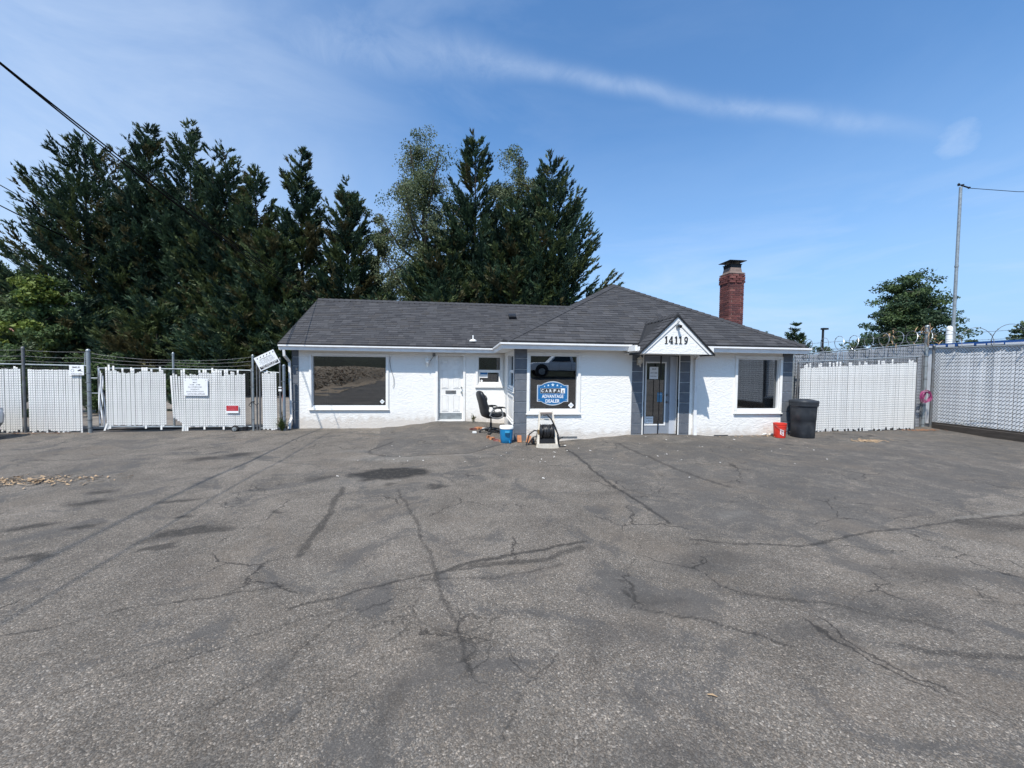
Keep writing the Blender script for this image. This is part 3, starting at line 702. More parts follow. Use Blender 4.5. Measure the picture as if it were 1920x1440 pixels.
for z_ in (1.02, .83):
    p = MB(); p.tube([(u1 - .06, ED - .001, z_), (u1 - .06, ED - .02, z_)], .03, 12); p.tube([(u1 - .06, ED - .02, z_), (u1 - .06, ED - .055, z_)], .022, 10); p.build('door_knob', GALVD, ed, smooth=40)
def notice(u0, u1, z0, z1, lines, mats=(SIGNW, SIGNK), y=ED + .012):
    q = MB(); q.add([(u0, y, z0), (u1, y, z0), (u1, y, z1), (u0, y, z1)], [(0, 1, 2, 3)], 0)
    for s_, zc, w_, h_ in lines: put_text(q, s_, ((u0 + u1) / 2, y - .002, z0 + (z1 - z0) * zc), (u1 - u0) * w_, (z1 - z0) * h_, mi=1)
    return q.build('paper_notice', list(mats), ed)
notice(g0 + .09, g0 + .33, 1.44, 1.76, [('SELF', .82, .5, .12), ('APPLY HERE', .5, .8, .12), ('OPEN DAILY', .22, .8, .1)])
notice(g0 - .0, g0 + .22, .255, .44, [('NOTICE', .72, .7, .16), ('NO SMOKING', .36, .8, .14)])
notice(g1 - .19, g1 - .05, .83, 1.08, [('HOURS', .8, .7, .12)], (mk('faded_blue_paper', (.10, .25, .40), .7), SIGNW))
# black folding security gate: outer frame and meeting bar
gate = MB(); y0, y1 = VR - .025, VR - .003
gate.box(4.601, 4.622, y0, y1, -.04, 2.06); gate.box(5.538, 5.559, y0, y1, -.04, 2.06); gate.box(4.622, 5.538, y0, y1, 2.04, 2.06); gate.box(4.622, 5.538, y0, y1, -.02, .0)
gate.box(5.055, 5.085, y0, y1, 1.50, 2.04); gate.box(5.01, 5.03, y0, y1, 0, .34); gate.box(5.035, 5.045, y0, y1, .34, 1.5)
gate.box(5.53, 5.565, y0 - .012, y0 - .001, .72, .92); gate.box(4.598, 4.618, y0 - .012, y0 - .001, .76, .86)
gate.build('security_gate', BLACKM, bld)

# roof ----------------------------------------------------------------
ZE = 2.33
LE, RE = 12.31, 9.47      # eave lines of the two roofs
S = (4.1 - 2.33) / (15.2 - LE)
P_PEAK = (4.95, 13.0, 4.53)
SHALL = []                # every shingle: (distance, verts, faces, shade)

def clip(poly, edge):
    """poly clipped by half plane a*x+b*y<=c"""
    a, b, c = edge; out = []
    for i, p in enumerate(poly):
        q = poly[(i + 1) % len(poly)]; dp = a * p[0] + b * p[1] - c; dq = a * q[0] + b * q[1] - c
        if dp <= 0: out.append(p)
        if dp * dq < 0: t_ = dp / (dp - dq); out.append((p[0] + t_ * (q[0] - p[0]), p[1] + t_ * (q[1] - p[1])))
    return out

def shingle_plane(poly3, eave, expo=.143, rng=random.Random(3), keep=True, t0=.011, far=False):
    """poly3: convex planar polygon, first edge along the eave (left to right seen from outside)"""
    P = [np.array(p, float) for p in poly3]; o = P[0]; e = np.array(eave, float); e /= np.linalg.norm(e)
    nrm = None
    for i in range(1, len(P) - 1):
        c = np.cross(P[i] - o, P[i + 1] - o)
        if np.linalg.norm(c) > 1e-6: nrm = c / np.linalg.norm(c); break
    if nrm[2] < 0: nrm = -nrm
    s = np.cross(nrm, e); s = s if s[2] > 0 else -s
    p2 = [((p - o) @ e, (p - o) @ s) for p in P]
    area = sum(p2[i][0] * p2[(i + 1) % len(p2)][1] - p2[(i + 1) % len(p2)][0] * p2[i][1] for i in range(len(p2)))
    if area < 0: p2 = p2[::-1]
    edges = []
    for i, p in enumerate(p2):
        q = p2[(i + 1) % len(p2)]; dx, dy = q[0] - p[0], q[1] - p[1]
        edges.append((dy, -dx, dy * p[0] - dx * p[1]))
    xs = [p[0] for p in p2]; ys = [p[1] for p in p2]
    j = 0; y = min(ys)
    while y < max(ys):
        x = min(xs) - rng.random() * .3
        while x < max(xs):
            w = rng.choice((.13, .17, .2, .26, .3, .36)); r = [(x, y), (x + w - .004, y), (x + w - .004, y + expo), (x, y + expo)]
            x += w
            for ed_ in edges:
                r = clip(r, ed_)
                if len(r) < 3: break
            if len(r) < 3: continue
            ar = abs(sum(r[i][0] * r[(i + 1) % len(r)][1] - r[(i + 1) % len(r)][0] * r[i][1] for i in range(len(r)))) / 2
            if ar < 4e-4: continue
            tk = t0 * rng.uniform(.7, 1.5); n = len(r)
            top = [o + e * a_ + s * b_ + nrm * (.006 + tk * (1 - .75 * (b_ - y) / expo)) for a_, b_ in r]
            bot = [o + e * a_ + s * b_ + nrm * .002 for a_, b_ in r]
            f = [tuple(range(n))] + [(i, i + n, (i + 1) % n + n, (i + 1) % n) for i in range(n)]
            sh = rng.choices(range(5), (5, 4, 3, 2, 2))[0]
            c = sum(top) / n
            if keep: SHALL.append((np.linalg.norm(c - np.array(CAM)) if ar > .012 and not far else 99, top + bot, f, sh))
        y += expo; j += 1

def slab(poly, name, mat, parent, th=.05, label=None):
    mb = MB(); mb.prism(poly, (0, 0, -th)); return mb.build(name, mat, parent, label=label)
vR = 15.2
hipU = lambda z: .90 + (z - ZE) / (P_PEAK[2] - ZE) * (P_PEAK[0] - .90)
zRidge = 4.1
left_poly = [(-5.44, LE, ZE), (.90, LE, ZE), (hipU(zRidge) + .05, vR, zRidge), (-5.34, vR, zRidge)]
front_poly = [(.90, RE, ZE), (8.95, RE, ZE), P_PEAK]
back = VB + .35
roof = slab(left_poly, 'roof', ROOFB, bld)
mb = MB()
mb.prism([(-5.34, vR, zRidge), (hipU(zRidge) + .05, vR, zRidge), (4.6, back, 2.3), (-5.44, back, 2.3)], (0, 0, -.05))
mb.prism(front_poly, (0, 0, -.05))
mb.prism([(.90, back, ZE), (.90, RE, ZE), P_PEAK, (4.95, 14.6, P_PEAK[2])], (0, 0, -.05)); mb.prism([(8.95, RE, ZE), (8.95, back, ZE), (4.95, 14.6, P_PEAK[2]), P_PEAK], (0, 0, -.05))
mb.prism([(.90, back, ZE), (4.95, 14.6, P_PEAK[2]), (8.95, back, ZE)], (0, 0, -.05))
mb.build('roof_deck', ROOFB, roof)
shingle_plane(left_poly, (1, 0, 0)); shingle_plane(front_poly, (1, 0, 0))
shingle_plane([(8.95, RE, ZE), (8.95, back, ZE), (4.95, 14.6, P_PEAK[2]), P_PEAK], (0, 1, 0))
shingle_plane([(.90, 14.4, ZE), (.90, RE, ZE), P_PEAK, (4.95, 14.4, P_PEAK[2])], (0, -1, 0), far=True)
# the little gable over the entrance
GV, GU, GZ, GH, GW = 8.90, 5.00, 2.985, .945, .93
gsl = .90 / .93; vtop = RE + (GZ - ZE) / ((P_PEAK[2] - ZE) / (P_PEAK[1] - RE))
for sgn in (-1, 1):
    ue = GU + sgn * GH; zev = GZ - gsl * GH; ub = GU + sgn * (GZ - ZE) / gsl
    poly = [(ue, GV, zev), (ue, RE, zev), (ub, RE, ZE), (GU, vtop, GZ), (GU, GV, GZ)]
    if sgn > 0: shingle_plane(poly, (0, 1, 0), expo=.14)
    else: shingle_plane([poly[1], poly[0], poly[4], poly[3], poly[2]], (0, -1, 0), expo=.14)
    mb = MB(); mb.prism(poly, (0, 0, -.035)); mb.build('gable_deck', ROOFB, roof)
    nv = MB(); d_ = np.array((GU - ub, vtop - RE, GZ - ZE)); side = np.array((sgn * .032, 0, 0))
    A_, B_ = np.array((ub, RE - .02, ZE)), np.array((GU, vtop, GZ))
    nv.prism([A_ + side + (0, 0, .03), A_ - side + (0, 0, .03), B_ - side + (0, 0, .03), B_ + side + (0, 0, .03)], (0, 0, -.012))
    nv.build('valley_flashing', DRIP, roof)
SHALL.sort(key=lambda s_: s_[0])
for dist, v_, f_, sh in SHALL[:290]:
    mb = MB(); mb.add(v_, f_); c_ = np.mean(np.array(v_), 0); mb.build('shingle', SHG[sh], roof)
mb = MB()
for dist, v_, f_, sh in SHALL[290:]: mb.add(v_, f_, sh)
mb.build('roof_shingles', SHG, roof, kind='stuff')
# caps along hips and ridges
def caps(A, B, sidea, sideb, step=.19, w=.15):
    A, B, sa, sb = map(lambda p: np.array(p, float), (A, B, sidea, sideb)); L = np.linalg.norm(B - A); n = int(L / step); mb = MB(); rr = random.Random(5)
    sa /= np.linalg.norm(sa); sb /= np.linalg.norm(sb); d = (B - A) / L; upv = np.array((0, 0, 1.))
    for i in range(n + 1):
        p0 = A + d * step * i; p1 = A + d * min(step * (i + 1.15), L)
        h0, h1 = .062, .046
        ring = [[p + sa * w + upv * (h - .010), p + upv * h, p + sb * w + upv * (h - .010)] for p, h in ((p0, h0), (p1, h1))]
        low = [[q - upv * .045 for q in r] for r in ring]
        mb.add(ring[0] + ring[1] + low[0] + low[1], [(0, 1, 4, 3), (1, 2, 5, 4), (0, 6, 7, 1), (1, 7, 8, 2), (0, 3, 9, 6), (2, 8, 11, 5)], rr.choice((0, 2, 2, 2)))
    return mb
fs = np.array((0, -1, -(P_PEAK[2] - ZE) / (P_PEAK[1] - RE)))
hl = np.array(P_PEAK) - np.array((.90, RE, ZE))
def inpl(plane_n, hip): q = np.cross(plane_n, hip); return q / np.linalg.norm(q)
nF = np.cross((1, 0, 0), hl); nLft = np.cross((0, 1, 0), hl); nF *= np.sign(nF[2]); nLft *= np.sign(nLft[2])
fa = inpl(nF, hl); fa = fa if fa[0] > 0 else -fa; la = inpl(nLft, hl); la = la if la[0] < 0 else -la
caps((.92, RE + .02, ZE), P_PEAK, fa, la).build('hip_caps', SHG, roof)
hr = np.array(P_PEAK) - np.array((8.95, RE, ZE)); nF2 = np.cross((1, 0, 0), hr); nR = np.cross((0, 1, 0), hr); nF2 *= np.sign(nF2[2]); nR *= np.sign(nR[2])
fa2 = inpl(nF2, hr); fa2 = fa2 if fa2[0] < 0 else -fa2; ra = inpl(nR, hr); ra = ra if ra[0] > 0 else -ra
caps((8.93, RE + .02, ZE), P_PEAK, fa2, ra).build('hip_caps', SHG, roof)
caps((-5.34, vR, zRidge), (hipU(zRidge), vR, zRidge), (0, -1, -S), (0, 1, -.7)).build('ridge_caps', SHG, roof)
caps((GU, GV, GZ), (GU, vtop, GZ), (-1, 0, -gsl), (1, 0, -gsl), w=.12).build('ridge_caps', SHG, roof)
# black drip edges and the left rake
mb = MB(); mb.box(-5.46, .90, LE - .035, LE - .002, ZE - .045, ZE + .006); mb.box(.90, 4.05, RE - .035, RE - .002, ZE - .045, ZE + .006); mb.box(5.95, 8.97, RE - .035, RE - .002, ZE - .045, ZE + .006)
mb.prism([(-5.47, LE, ZE - .05), (-5.37, vR, zRidge - .05), (-5.37, vR, zRidge + .01), (-5.47, LE, ZE + .01)], (.03, 0, 0))
mb.box(.868, .898, RE, LE, ZE - .045, ZE + .006)
for sgn in (-1, 1):
    A_ = np.array((GU, GV - .03, GZ + .012)); B_ = np.array((GU + sgn * (GH + .01), GV - .03, GZ + .012 - gsl * (GH + .01)))
    mb.prism([A_, B_, B_ - (0, 0, .05), A_ - (0, 0, .05)], (0, .028, 0))
mb.build('drip_edge', DRIP, roof)
# rake board at the left gable end, gable infill
mb = MB(); mb.prism([(UL, VL, 2.19), (UL, VB, 2.19), (UL, vR, zRidge - .06)], (.12, 0, 0)); mb.build('gable_wall', STUCCO, bld)
mb = MB(); mb.prism([(-5.42, LE + .02, ZE - .06), (-5.34, vR, zRidge - .06), (-5.34, vR, zRidge - .22), (-5.42, LE + .02, ZE - .2)], (.03, 0, 0)); mb.build('rake_board', TRIM, bld)
# roof vents
mb = MB(); c = np.array((1.66, 14.2, ZE + S * (14.2 - LE))); mb.obox(c + (0, 0, .06), (.13, 0, 0), (0, .12, .12 * S), (0, -.03, .05)); mb.obox(c + (0, -.12, .05), (.11, 0, 0), (0, .01, 0), (0, 0, .035)); mb.build('roof_vent', BLACKP, roof)
mb = MB(); c = (.23, 12.62, ZE + S * .31); mb.lathe([(.12, 0), (.11, .04), (.05, .07)], c, 14); mb.lathe([(.02, .06), (.02, .2)], c, 8); mb.build('vent_pipe', WHITEP, roof, smooth=40)

# soffits, fascia and gutters
mb = MB(); mb.box(-5.40, UI - .003, LE + .03, VL - .001, ZS, ZS + .015); mb.box(.93, UI - .001, RE + .03, LE + .029, ZS + .001, ZS + .016); mb.box(UI, 8.93, RE + .03, VR - .001, ZS + .002, ZS + .017)
mb.box(UR, 8.93, VR, VB, ZS + .003, ZS + .018); mb.box(-5.4, UL, VL, VB, ZS + .003, ZS + .018); mb.build('soffit', TRIM, bld)
def gutter(path, outs):
    """K-profile gutter swept along path; outs = outward unit vector per segment"""
    prof = [(.0, ZS - .02), (.045, ZS - .022), (.062, ZS + .06), (.105, ZE - .075), (.105, ZE - .035), (.09, ZE - .035), (.09, ZE - .06), (.012, ZE - .06), (.0, ZE - .03)]
    rings = []
    for i, p in enumerate(path):
        ns = []
        if i > 0: ns.append(np.array(outs[i - 1], float))
        if i < len(path) - 1: ns.append(np.array(outs[i], float))
        n_ = ns[0] if len(ns) == 1 else (ns[0] + ns[1]) / (1 + ns[0] @ ns[1])
        rings.append([(p[0] + n_[0] * o_, p[1] + n_[1] * o_, z_) for o_, z_ in prof])
    mb = MB(); mb.loft(rings, cap=True); return mb
gutter([(-5.43, LE + .02), (.92, LE + .02), (.92, RE + .02), (4.10, RE + .02)], [(0, -1), (-1, 0), (0, -1)]).build('gutter', GUTTER, bld)
gutter([(5.92, RE + .02), (8.92, RE + .02), (8.92, VB)], [(0, -1), (1, 0)]).build('gutter', GUTTER, bld)
# gable front
GB = 2.065
mb = MB(); y0, y1 = GV + .02, GV + .10
mb.prism([(GU - GW, y0, GB), (GU + GW, y0, GB), (GU + GW, y0, GB + .03), (GU, y0, GZ - .05), (GU - GW, y0, GB + .03)], (0, .08, 0)); g1 = mb.build('gable_front', STUCCO, bld)
for sgn in (-1, 1):
    mb = MB(); e_ = GH + .0; bw = .155
    A_ = (GU, y0 - .022, GZ - .025); B_ = (GU + sgn * e_, y0 - .022, GZ - .025 - gsl * e_); C_ = (GU + sgn * (e_ - .01), y0 - .022, GB - .005); D_ = (GU + sgn * (e_ - .115), y0 - .022, GB - .005); E_ = (GU, y0 - .022, GZ - .025 - bw)
    mb.prism([A_, B_, C_, D_, E_], (0, .021, 0)); mb.build('barge_board', TRIM, bld)
mb = MB(); mb.box(GU - GW + .01, GU + GW - .01, GV + .1, VR - .002, GB + .002, GB + .03); mb.box(GU - GW + .01, GU - GW + .05, GV + .1, RE + .05, GB + .03, ZE - .1); mb.box(GU + GW - .05, GU + GW - .01, GV + .1, RE + .05, GB + .03, ZE - .1)
mb.box(GU - GW - .06, GU - GW + .005, GV + .14, RE + .05, GB + .06, GB + .2); mb.box(GU + GW - .005, GU + GW + .1, GV + .14, RE + .02, GB - .01, GB + .19)
mb.build('gable_soffit', TRIM, bld)
# house number in slab-serif strokes
def digit(mb, ch, x, z, h, y):
    w = h * .52; k = h * .17; s_ = h * .07
    def r(a, b, c, d): mb.box(x + a, x + b, y - .012, y, z + c, z + d)
    if ch == '1':
        r(w * .36, w * .36 + k, s_, h); r(w * .1, w * .9, 0, s_); mb.prism([(x + w * .08, y - .0125, z + h * .80), (x + w * .37, y - .0125, z + h * .84), (x + w * .37, y - .0125, z + h), (x + w * .08, y - .0125, z + h * .88)], (0, .0125, 0))
    if ch == '4':
        mb.prism([(x + w * .60, y - .012, z + h), (x - w * .02, y - .012, z + h * .34), (x + w * .16, y - .012, z + h * .34), (x + w * .60, y - .012, z + h * .80)], (0, .012, 0))
        r(w * .60, w * .60 + k, s_, h); r(-w * .02, w * 1.05, h * .22, h * .345); r(w * .4, w * 1.1, 0, s_)
    if ch == '9':
        cxx, czz = x + w * .5, z + h * .66; pts = []
        n_ = 22; ro, ri = (w * .52, h * .34), (w * .24, h * .20)
        vs_ = [(cxx + ro[0] * math.cos(t_), y - .012, czz + ro[1] * math.sin(t_)) for t_ in np.linspace(0, 2 * math.pi, n_ + 1)[:-1]] + [(cxx + ri[0] * math.cos(t_), y - .012, czz + ri[1] * math.sin(t_)) for t_ in np.linspace(0, 2 * math.pi, n_ + 1)[:-1]]
        mb.add(vs_, [(i, (i + 1) % n_, (i + 1) % n_ + n_, i + n_) for i in range(n_)])
        pth = [(x + w * .86, z + h * .66), (x + w * .84, z + h * .4), (x + w * .68, z + h * .16), (x + w * .4, z + h * .05), (x + w * .14, z + h * .1)]
        for (a0, b0), (a1, b1) in zip(pth[:-1], pth[1:]):
            L_ = math.hypot(a1 - a0, b1 - b0); nx, nz = (b1 - b0) / L_ * h * .07, -(a1 - a0) / L_ * h * .07
            mb.prism([(a0 - nx, y - .0115, b0 - nz), (a1 - nx, y - .0115, b1 - nz), (a1 + nx, y - .0115, b1 + nz), (a0 + nx, y - .0115, b0 + nz)], (0, .0115, 0))
mb = MB(); x = 4.685
for ch, adv in zip('14119', (.115, .135, .11, .135, .1)): digit(mb, ch, x, 2.305, .175, y0 - .001); x += adv
mb.build('house_number', PAINTK, bld)
# small lamp and hook at the top of the gable
mb = MB(); mb.lathe([(.05, 0), (.05, .02)], (0, 0, 0), 12); mb.v = [(GU + p[0], y0 - .023 - p[2], 2.73 + p[1]) for p in mb.v]; mb.build('lamp_base', GALV, bld)
mb = MB(); mb.tube([(GU, y0 - .04, 2.73), (GU + .0, y0 - .09, 2.725), (GU + .01, y0 - .14, 2.70)], [.022, .03, .04], 10); mb.build('gable_lamp', BLACKP, bld, smooth=40)
mb = MB(); mb.tube([(GU - .0, y0 - .03, 2.83), (GU - .02, y0 - .06, 2.85), (GU + .015, y0 - .08, 2.83), (GU, y0 - .05, 2.80)], .008, 6); mb.build('hook', GALV, bld)
# lantern wall lamps
def lantern(u, v, z):
    k = MB(); k.cbox(u - .045, u + .045, v - .03, v - .001, z - .10, z + .04, .008); k.tube([(u, v - .02, z - .06), (u, v - .08, z - .10), (u, v - .12, z - .06)], .012, 6)
    k.lathe([(.035, -.06), (.058, -.04), (.065, .03), (.05, .05)], (u, v - .13, z), 8)
    k.lathe([(.085, .05), (.08, .07), (.03, .11), (.012, .115), (.012, .14)], (u, v - .13, z), 12); k.lathe([(.012, -.15), (.02, -.12), (.014, -.08), (.035, -.06)], (u, v - .13, z), 8)
    return k
lantern(-1.18, VL, 1.86).build('wall_lantern', WHITEP, bld, smooth=35); lantern(4.45, VR, 1.90).build('wall_lantern', BEIGE, bld, smooth=35)
mb = MB(); mb.box(-1.03, -.95, VL - .06, VL - .001, 2.03, 2.13); mb.tube([(-1.0, VL - .03, 2.03), (-1.06, VL - .02, 1.95), (-1.10, VL - .02, 1.88)], .008, 5); mb.build('junction_box', GREYP, bld)
mb = MB(); mb.tube([(-2.33, VL - .025, 2.0), (-2.34, VL - .02, 1.85), (-2.30, VL - .03, 1.6), (-2.22, VL - .03, 1.35), (-2.21, VL - .03, 1.15), (-2.25, VL - .03, 1.06)], .007, 5); mb.build('hanging_wire', GREYP, bld)
mb = MB(); mb.box(-5.10, -5.04, VL - .05, VL - .024, 1.57, 1.66); mb.build('junction_box', GREYP, bld)
# downspouts
mb = MB()
def spout(mb, pts, w=.032, dpt=.025):
    for p, q in zip(pts[:-1], pts[1:]):
        p, q = np.array(p, float), np.array(q, float); t_ = q - p; L_ = np.linalg.norm(t_); t_ /= L_; x_ = np.array((1., 0, 0)); x_ -= t_ * (x_ @ t_); x_ /= np.linalg.norm(x_); y_ = np.cross(t_, x_)
        mb.obox((p + q) / 2, x_ * w, y_ * dpt, t_ * (L_ / 2 + .012))
spout(mb, [(-5.30, LE + .0, 2.16), (-5.30, LE + .03, 1.98), (-5.26, VL - .06, 1.80), (-5.22, VL - .06, .1)]); spout(mb, [(-5.22, VL - .06, .1), (-5.23, VL - .14, -.04), (-5.22, VL - .2, -.2)], .036, .03)
mb.build('downspout', GUTTER, bld)
mb = MB(); spout(mb, [(6.02, RE + .1, 2.12), (6.02, VR - .05, 1.98), (6.02, VR - .05, .62)], .03, .025); spout(mb, [(6.02, VR - .05, .62), (6.03, VR - .055, .02), (6.03, VR - .07, -.12)], .04, .03); mb.build('downspout', GUTTER, bld)
# vent hole and stubs at the wall foot
mb = MB(); mb.box(6.62, 7.02, VR - .012, VR - .001, -.09, -.045); mb.build('crawl_vent', BLACKP, bld)
mb = MB(); mb.box(2.35, 2.85, VR - .02, VR - .001, -.07, -.045); mb.build('crawl_vent', GREYP, bld)
for k in (8.02, 8.22):
    mb = MB(); mb.tube([(k, VR - .02, -.04), (k + .05, VR - .08, -.005), (k + .1, VR - .03, -.05)], .02, 6); mb.build('pipe_stub', WHITEP, bld, smooth=40)

# chimney ------------------------------------------------------------
cu0, cv0, cw = 8.33, 11.78, .50
ch = MB().box(cu0 + .012, cu0 + cw - .012, cv0 + .012, cv0 + cw - .012, 2.2, 4.83).build('chimney', MORTAR, bld)
bmesh_u = MB().box(-.096, .096, -.045, .045, -.029, .029); bmesh_v = MB().box(-.045, .045, -.096, .096, -.029, .029)
protos = {}
rb = random.Random(11)
def brick(cx_, cy_, cz_, along):
    mi_ = rb.choices(range(3), (6, 3, 2))[0]; key = (along, mi_)
    if key not in protos:
        src = bmesh_u if along == 'u' else bmesh_v
        o = src.build('brick', BRICKM[mi_]); protos[key] = o.data; o.parent = ch
    else: o = link(bpy.data.objects.new('brick', protos[key])); o.parent = ch
    o.location = Vector((cx_ + rb.uniform(-.003, .003), cy_ + rb.uniform(-.003, .003), cz_)) - bld.location
course = .0685; z = 2.75; i = 0
while z < 4.80:
    ex = .028 if z > 4.50 else 0.0
    x0, x1, y0_, y1_ = cu0 - ex, cu0 + cw + ex, cv0 - ex, cv0 + cw + ex
    sp_ = (x1 - x0 - .1) / 2
    off = 0.0 if i % 2 == 0 else .1
    for k in range(2):
        brick(x0 + off + sp_ * (k + .5), y0_ + .045, z, 'u'); brick(x0 + .045, y0_ + (.1 - off) + sp_ * (k + .5), z, 'v')
        brick(x1 - .1 + (.1 if off == 0 else 0) - sp_ * (k + .5) + (off and 0), y1_ - .045, z, 'u') if False else brick(x0 + (.1 - off) + sp_ * (k + .5), y1_ - .045, z, 'u')
        brick(x1 - .045, y0_ + off + sp_ * (k + .5), z, 'v')
    z += course; i += 1
mb = MB(); cc = (cu0 + cw / 2, cv0 + cw / 2, 0)
def sqring(h, z_): return [(cc[0] - h, cc[1] - h, z_), (cc[0] + h, cc[1] - h, z_), (cc[0] + h, cc[1] + h, z_), (cc[0] - h, cc[1] + h, z_)]
mb.loft([sqring(.265, 4.79), sqring(.265, 4.815), sqring(.20, 4.85), sqring(.175, 5.02)]); mb.build('chimney_crown', CROWN, ch)
mb = MB(); mb.loft([sqring(.178, 4.98), sqring(.185, 5.09)]); mb.loft([sqring(.195, 5.09), sqring(.205, 5.11)])
for sx_ in (-1, 1):
    for sy_ in (-1, 1): mb.box(cc[0] + sx_ * .15 - .01, cc[0] + sx_ * .15 + .01, cc[1] + sy_ * .15 - .01, cc[1] + sy_ * .15 + .01, 5.11, 5.2)
mb.loft([sqring(.29, 5.19), sqring(.29, 5.205), sqring(.02, 5.255)]); mb.build('chimney_cap', BLACKM, ch)

# ------------------------------------------------------------------ the round-shouldered dealer sign in the right-wing window
def dealer_sign():
    cu, cz = 2.215, 1.05; w, h = .815, .62; y = VR + .066
    root = thing('window_sign', 'blue silver-edged badge sign with five stars behind the window glass', 'sign', (cu, y, cz - h / 2))
    def outline(k):
        hw, hh = w / 2 - k, h * .345 - k * .6; pts = []
        top = h / 2 - k; bw = w * .36
        pts += [(-hw, -hh), (-bw, -hh)]
        for t_ in np.linspace(0, 1, 14): x_ = -bw + 2 * bw * t_; pts.append((x_, -hh - (top - hh) * math.sin(math.pi * t_) ** .8))
        pts += [(bw, -hh), (hw, -hh), (hw, hh), (bw, hh)]
        for t_ in np.linspace(0, 1, 14): x_ = bw - 2 * bw * t_; pts.append((x_, hh + (top - hh) * math.sin(math.pi * t_) ** .8))
        pts += [(-bw, hh), (-hw, hh)]
        out = []
        for p in pts:
            if not out or math.hypot(p[0] - out[-1][0], p[1] - out[-1][1]) > 1e-4: out.append(p)
        return out
    mb = MB(); mb.prism([(cu + a, y, cz + b) for a, b in outline(0)], (0, .003, 0)); mb.build('border', SIGNS, root)
    mb = MB(); mb.prism([(cu + a, y - .002, cz + b) for a, b in outline(.026)], (0, .0015, 0)); mb.build('badge', SIGNB, root)
    # five stars
    mb = MB()
    for k, (dx, dz, r) in enumerate(((-.215, .178, .024), (-.118, .205, .034), (0, .218, .05), (.118, .205, .034), (.215, .178, .024))):
        ps = [(cu + dx + (r if i % 2 == 0 else r * .42) * math.sin(i * math.pi / 5), y - .004, cz + dz + (r if i % 2 == 0 else r * .42) * math.cos(i * math.pi / 5)) for i in range(10)]
        c_ = (cu + dx, y - .004, cz + dz); mb.add(ps + [c_], [(i, (i + 1) % 10, 10) for i in range(10)])
    mb.build('star', mk('pale_blue_print', (.62, .75, .82), .5, var=.03), root)
    # letter tiles
    mb = MB(); tl = .102; x0 = cu - tl * 3 - .012; zt = cz + .065
    mb.box(x0 - .006, x0 + 6 * (tl + .004) + .004, y - .0035, y - .0022, zt - .066, zt + .066, 2)
    for i, chh in enumerate('CARFAX'):
        a = x0 + i * (tl + .004); wh = chh == 'X'
        mb.box(a, a + tl, y - .005, y - .0036, zt - .06, zt + .06, 1 if wh else 0)
        put_text(mb, chh, (a + tl * .5, y - .0065, zt - (.018 if wh else 0)), tl * .6, .07 if wh else .078, bold=.035, mi=0 if wh else 1)
    mb.build('letter_tile', [SIGNK, SIGNW, SIGNS], root)
    mb = MB(); put_text(mb, 'ADVANTAGE', (cu, y - .0045, cz - .075), .56, .088, bold=.02); put_text(mb, 'DEALER', (cu, y - .0045, cz - .195), .37, .088, bold=.02)
    put_text(mb, 'TM', (cu + .30, y - .0045, cz - .045), .024, .012)
    mb.build('lettering', SIGNW, root)
    mb = MB()
    for sx_ in (-1, 1):
        for sz_ in (-1, 1): mb.add([(cu + sx_ * .355 + .012 * math.cos(t_), y - .0045, cz + sz_ * .165 + .012 * math.sin(t_)) for t_ in np.linspace(0, 2 * math.pi, 9)[:-1]], [tuple(range(8))])
    mb.build('rivet', SIGNS, root)
dealer_sign()

# ------------------------------------------------------------------ fences
SLAT_ME = {}
def slat_mesh(mat, w=.0505):
    k = (mat.name, w)
    if k not in SLAT_ME:
        mb = MB(); mb.cbox(-w / 2, w / 2, -.003, .003, 0, 1, .002); o = mb.build('slat', mat); SLAT_ME[k] = o.data; bpy.data.objects.remove(o)
    return SLAT_ME[k]

